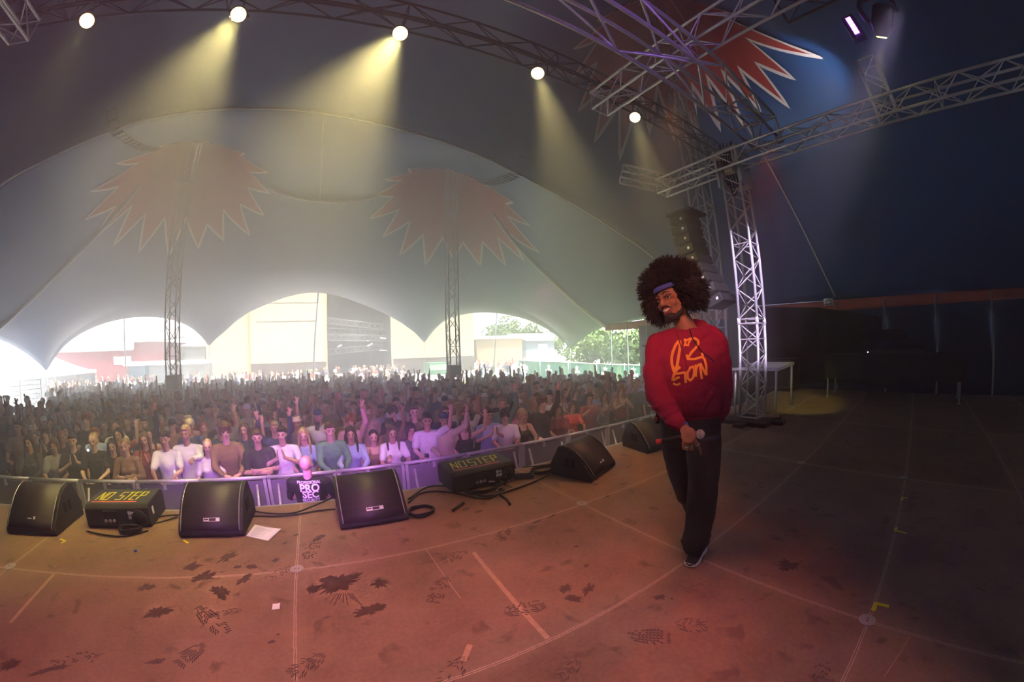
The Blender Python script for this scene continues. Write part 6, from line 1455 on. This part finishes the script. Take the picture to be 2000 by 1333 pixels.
hood_strip(Z5([(690, 1160), (660, 1178), (632, 1215), (616, 1260), (608, 1300)]), 4.0, pr); hood_strip(Z5([(628, 1232), (690, 1222), (728, 1215)]), 3.2, pr); hood_strip(Z5([(612, 1298), (650, 1275), (680, 1262)]), 3.4, pr)
hood_strip(Z5([(735, 1205), (738, 1260), (745, 1325)]), 3.6, pr); hood_strip(Z5([(612, 1330), (655, 1345), (690, 1330)]), 3, pr)
hood_strip(Z5([(830, 1155), (790, 1165), (762, 1215), (764, 1275), (790, 1300), (820, 1270), (832, 1215), (830, 1160)]), 3.6, pr)
hood_strip(Z5([(845, 1135), (850, 1200), (846, 1260)]), 3.2, pr); hood_strip(Z5([(848, 1190), (865, 1150), (882, 1130)]), 3.2, pr)
hood_strip(Z5([(893, 1120), (898, 1200), (910, 1285)]), 3.4, pr); hood_strip(Z5([(893, 1120), (925, 1185), (952, 1240)]), 3.4, pr); hood_strip(Z5([(955, 1245), (955, 1150), (938, 1080), (922, 1062)]), 3.4, pr)
pr.build('chest_print', M['print_orange'], hoodie, False)
def cord(pts, r_=.0035): 
    P = [onhood(x, y, .005) for x, y in pts]; return MB().tube(smooth_pts(P, 5), r_, 6)
cord(Z5([(640, 770), (665, 850), (700, 960), (735, 1080), (765, 1190)])).build('drawstring', M['hoodie_rib'], hoodie)
cord(Z5([(785, 770), (815, 860), (870, 950), (930, 1020), (1000, 1070), (1035, 1110)])).build('drawstring', M['black_metal'], hoodie)
sb = MB(); hood_strip(Z5([(290, 935), (330, 945), (380, 980)]), 1.0, sb, .003); sb.build('seam_line', M['hoodie_rib'], hoodie, False); sb = MB(); hood_strip([(1387, 770), (1380, 785), (1371, 800)], 1.2, sb, .003); sb.build('seam_line', M['hoodie_rib'], hoodie, False)
# ---- trousers
tr = MB()
tr.loft([ring(1293, 1404, 800, .02, .112), ring(1288, 1408, 822, .02, .125), ring(1289, 1408, 845, .02, .128), ring(1291, 1407, 868, .02, .120)], 26)
def legloft(secs): tr.loft([ring(a, b, y, dy, dep) for a, b, y, dy, dep in secs], 22)
legloft([(1336, 1408, 850, -.0, .115), (1341, 1407, 885, -.02, .110), (1343, 1406, 925, -.04, .105), (1342, 1403, 965, .0, .100), (1338, 1397, 1000, .04, .098), (1336, 1392, 1030, .07, .095), (1333, 1389, 1048, .08, .095), (1331, 1385, 1060, .09, .09), (1334, 1379, 1069, .10, .08), (1337, 1376, 1076, .10, .07)])
legloft([(1289, 1352, 850, .05, .11), (1294, 1350, 885, .07, .105), (1301, 1350, 915, .10, .10), (1311, 1352, 945, .15, .095), (1322, 1356, 970, .22, .085), (1331, 1364, 985, .32, .08), (1338, 1368, 998, .42, .075)])
for (a, b, y, dy, dep) in ((1334, 1391, 1044, .08, .1), (1330, 1387, 1058, .09, .095), (1335, 1380, 1067, .10, .08)):
    c, ax, ay = ring(a, b, y, dy, dep); tr.ell(c, (ax.length * 1.04, dep * 1.05, .014))
def tf(p): return .010 * noise.noise(Vector((p.x * 8, p.y * 8, p.z * 5))) + .004 * noise.noise(Vector((p.x * 18, p.y * 18, p.z * 12)))
trs = link(tr.remesh('trousers', M['p_black'], .008, 2, tf), 'trousers', pf)
tb = BVHTree.FromObject(trs, bpy.context.evaluated_depsgraph_get())
# red radio pack clip at the hip
mb = MB(); c = L(1285, 812, .02); mb.box(c - Vector((.012, .03, .045)), c + Vector((.014, .03, .02))); mb.build('belt_pack', M['black_metal'], pf, False, .004)
mb = MB(); mb.box(c + Vector((-.014, -.032, -.03)), c + Vector((.0, .01, -.005))); mb.build('red_clip', mat('red plastic', (.8, .04, .02), .4), pf, False)
# ---- shoes
def shoe(heel, toe, tilt=0.0, nm='shoe'):
    heel = Vector(heel); toe = Vector(toe); d = (toe - heel); Ls = d.length; d.normalize(); s_ = d.cross(Vector((0, 0, 1))).normalized(); u_ = s_.cross(d)
    def sec(f, wd, zb, zt): c = heel + d * (Ls * f) + u_ * ((zb + zt) / 2); return (c, s_ * wd, u_ * ((zt - zb) / 2))
    mb = MB(); mb.loft([sec(-.02, .022, .02, .07), sec(.02, .034, .015, .095), sec(.15, .038, .015, .105), sec(.3, .038, .015, .10), sec(.5, .042, .015, .085), (sec(.75, .046, .015, .066)), sec(.93, .040, .015, .055), sec(1.0, .026, .015, .046), sec(1.035, .012, .02, .038)], 18)
    so = link(mb.remesh(nm, M['p_black'], .006, 2), nm, pf)
    mb = MB(); rings_ = []
    out = [(-.03, .026), (.02, .040), (.15, .043), (.32, .038), (.5, .044), (.72, .051), (.9, .043), (1.0, .024), (1.03, .006)]
    left_ = [(f, w_) for f, w_ in out]; loop = [(f, w_) for f, w_ in left_] + [(f, -w_) for f, w_ in reversed(left_)]
    def lift(f): return .012 * max(0, (f - .75) / .25) ** 2
    bot = [heel + d * Ls * f + s_ * w_ + u_ * (0 + lift(f)) for f, w_ in loop]; top = [heel + d * Ls * f + s_ * w_ * 1.02 + u_ * ((.022 if .25 < f < .6 else .027) + lift(f)) for f, w_ in loop]
    n_ = len(loop); mb.add(bot + top, [tuple(range(n_ - 1, -1, -1)), tuple(range(n_, 2 * n_))] + [(k, (k + 1) % n_, n_ + (k + 1) % n_, n_ + k) for k in range(n_)])
    sl = mb.build('sole', mat('white rubber sole', (.8, .78, .78), .5), so, False, .004)
    mb = MB(); f0 = .42; c0 = heel + d * Ls * f0
    P = [heel + d * Ls * f + s_ * (w_ * 1.08) + u_ * z for f, w_, z in ((.36, .043, .002), (.62, .049, .002), (.52, .046, .034))]; P2 = [heel + d * Ls * f - s_ * (w_ * 1.08) + u_ * z for f, w_, z in ((.36, .043, .002), (.62, .049, .002), (.52, .046, .034))]
    mb.add(P, [(0, 1, 2)]); mb.build('sole_inlay', M['p_black'], sl, False); MB().add(P2, [(0, 2, 1)]).build('sole_inlay', M['p_black'], sl, False)
    mb = MB()
    for k in range(4):
        f = .42 + k * .08; c = heel + d * Ls * f + u_ * (.092 - k * .007); mb.tube([c - s_ * .026 - u_ * .010, c, c + s_ * .026 - u_ * .010], .0028, 5)
    mb.build('laces', mat('grey laces', (.3, .3, .32), .8), so)
    return so

shoe(hz_, tz)
b0 = anR + Vector((.0, .05, -.06)); shoe(b0 + Vector((.03, .05, .05)), b0 + Vector((.02, -.10, -.15)))
bpy.context.view_layer.update()
# wristband, rings
c = wR.lerp(pal, .12); dwr = (pal - wR).normalized(); o1 = dwr.orthogonal().normalized(); o2 = dwr.cross(o1)
mb = MB(); mb.loft([(c + dwr * z, o1 * .031, o2 * .031) for z in (-.008, -.003, .003, .008)], 20, False); w_ = mb.build('wristband', mat('blue wristband', (.05, .06, .5), .4), pf); sd = w_.modifiers.new('t', 'SOLIDIFY'); sd.thickness = .003; sd.offset = 1
for (a, b) in ((K[3], L(1365, 873, -.225)), (K[1], K[1] + Vector((.002, -.004, -.024)))):
    t_ = (b - a).normalized(); o1 = t_.orthogonal().normalized(); o2 = t_.cross(o1); c = a.lerp(b, .55)
    mb = MB(); mb.loft([(c + t_ * z, o1 * .0128, o2 * .0128) for z in (-.003, .003)], 16, False); r_ = mb.build('ring', M['alu'], pf); sd = r_.modifiers.new('t', 'SOLIDIFY'); sd.thickness = .002; sd.offset = 1
# microphone held in the hand (top-level thing)
mic = empty('microphone', PB, math.atan2(PX.y, PX.x)); tag(mic, 'black handheld microphone with red end cap and silver grille in the performer hand', 'microphone')
g0 = mA; g1 = L(1360, 850, -.20)
MB().tube([g0 + md * .02, g0.lerp(g1, .5), g1], [.0125, .0145, .018], 16).build('handle', M['black_metal'], mic)
MB().tube([g0 - md * .010, g0 + md * .022], .0135, 16).build('end_cap', mat('red end cap', (.85, .05, .04), .4), mic)
mb = MB(); mb.ell(g1 + md * .022, .026, None, 18, 12); mb.build('grille', mat('silver mesh grille', (.75, .72, .74), .35, .5, .2, 200, .6, 400), mic)
mb = MB(); q_ = [g1 + md * .022 + (md.orthogonal().normalized() * math.cos(a) + md.cross(md.orthogonal().normalized()) * math.sin(a)) * .0262 for a in [2 * math.pi * k / 20 for k in range(21)]]; mb.tube(q_, .003, 6); mb.build('grille_band', M['steel'], mic)
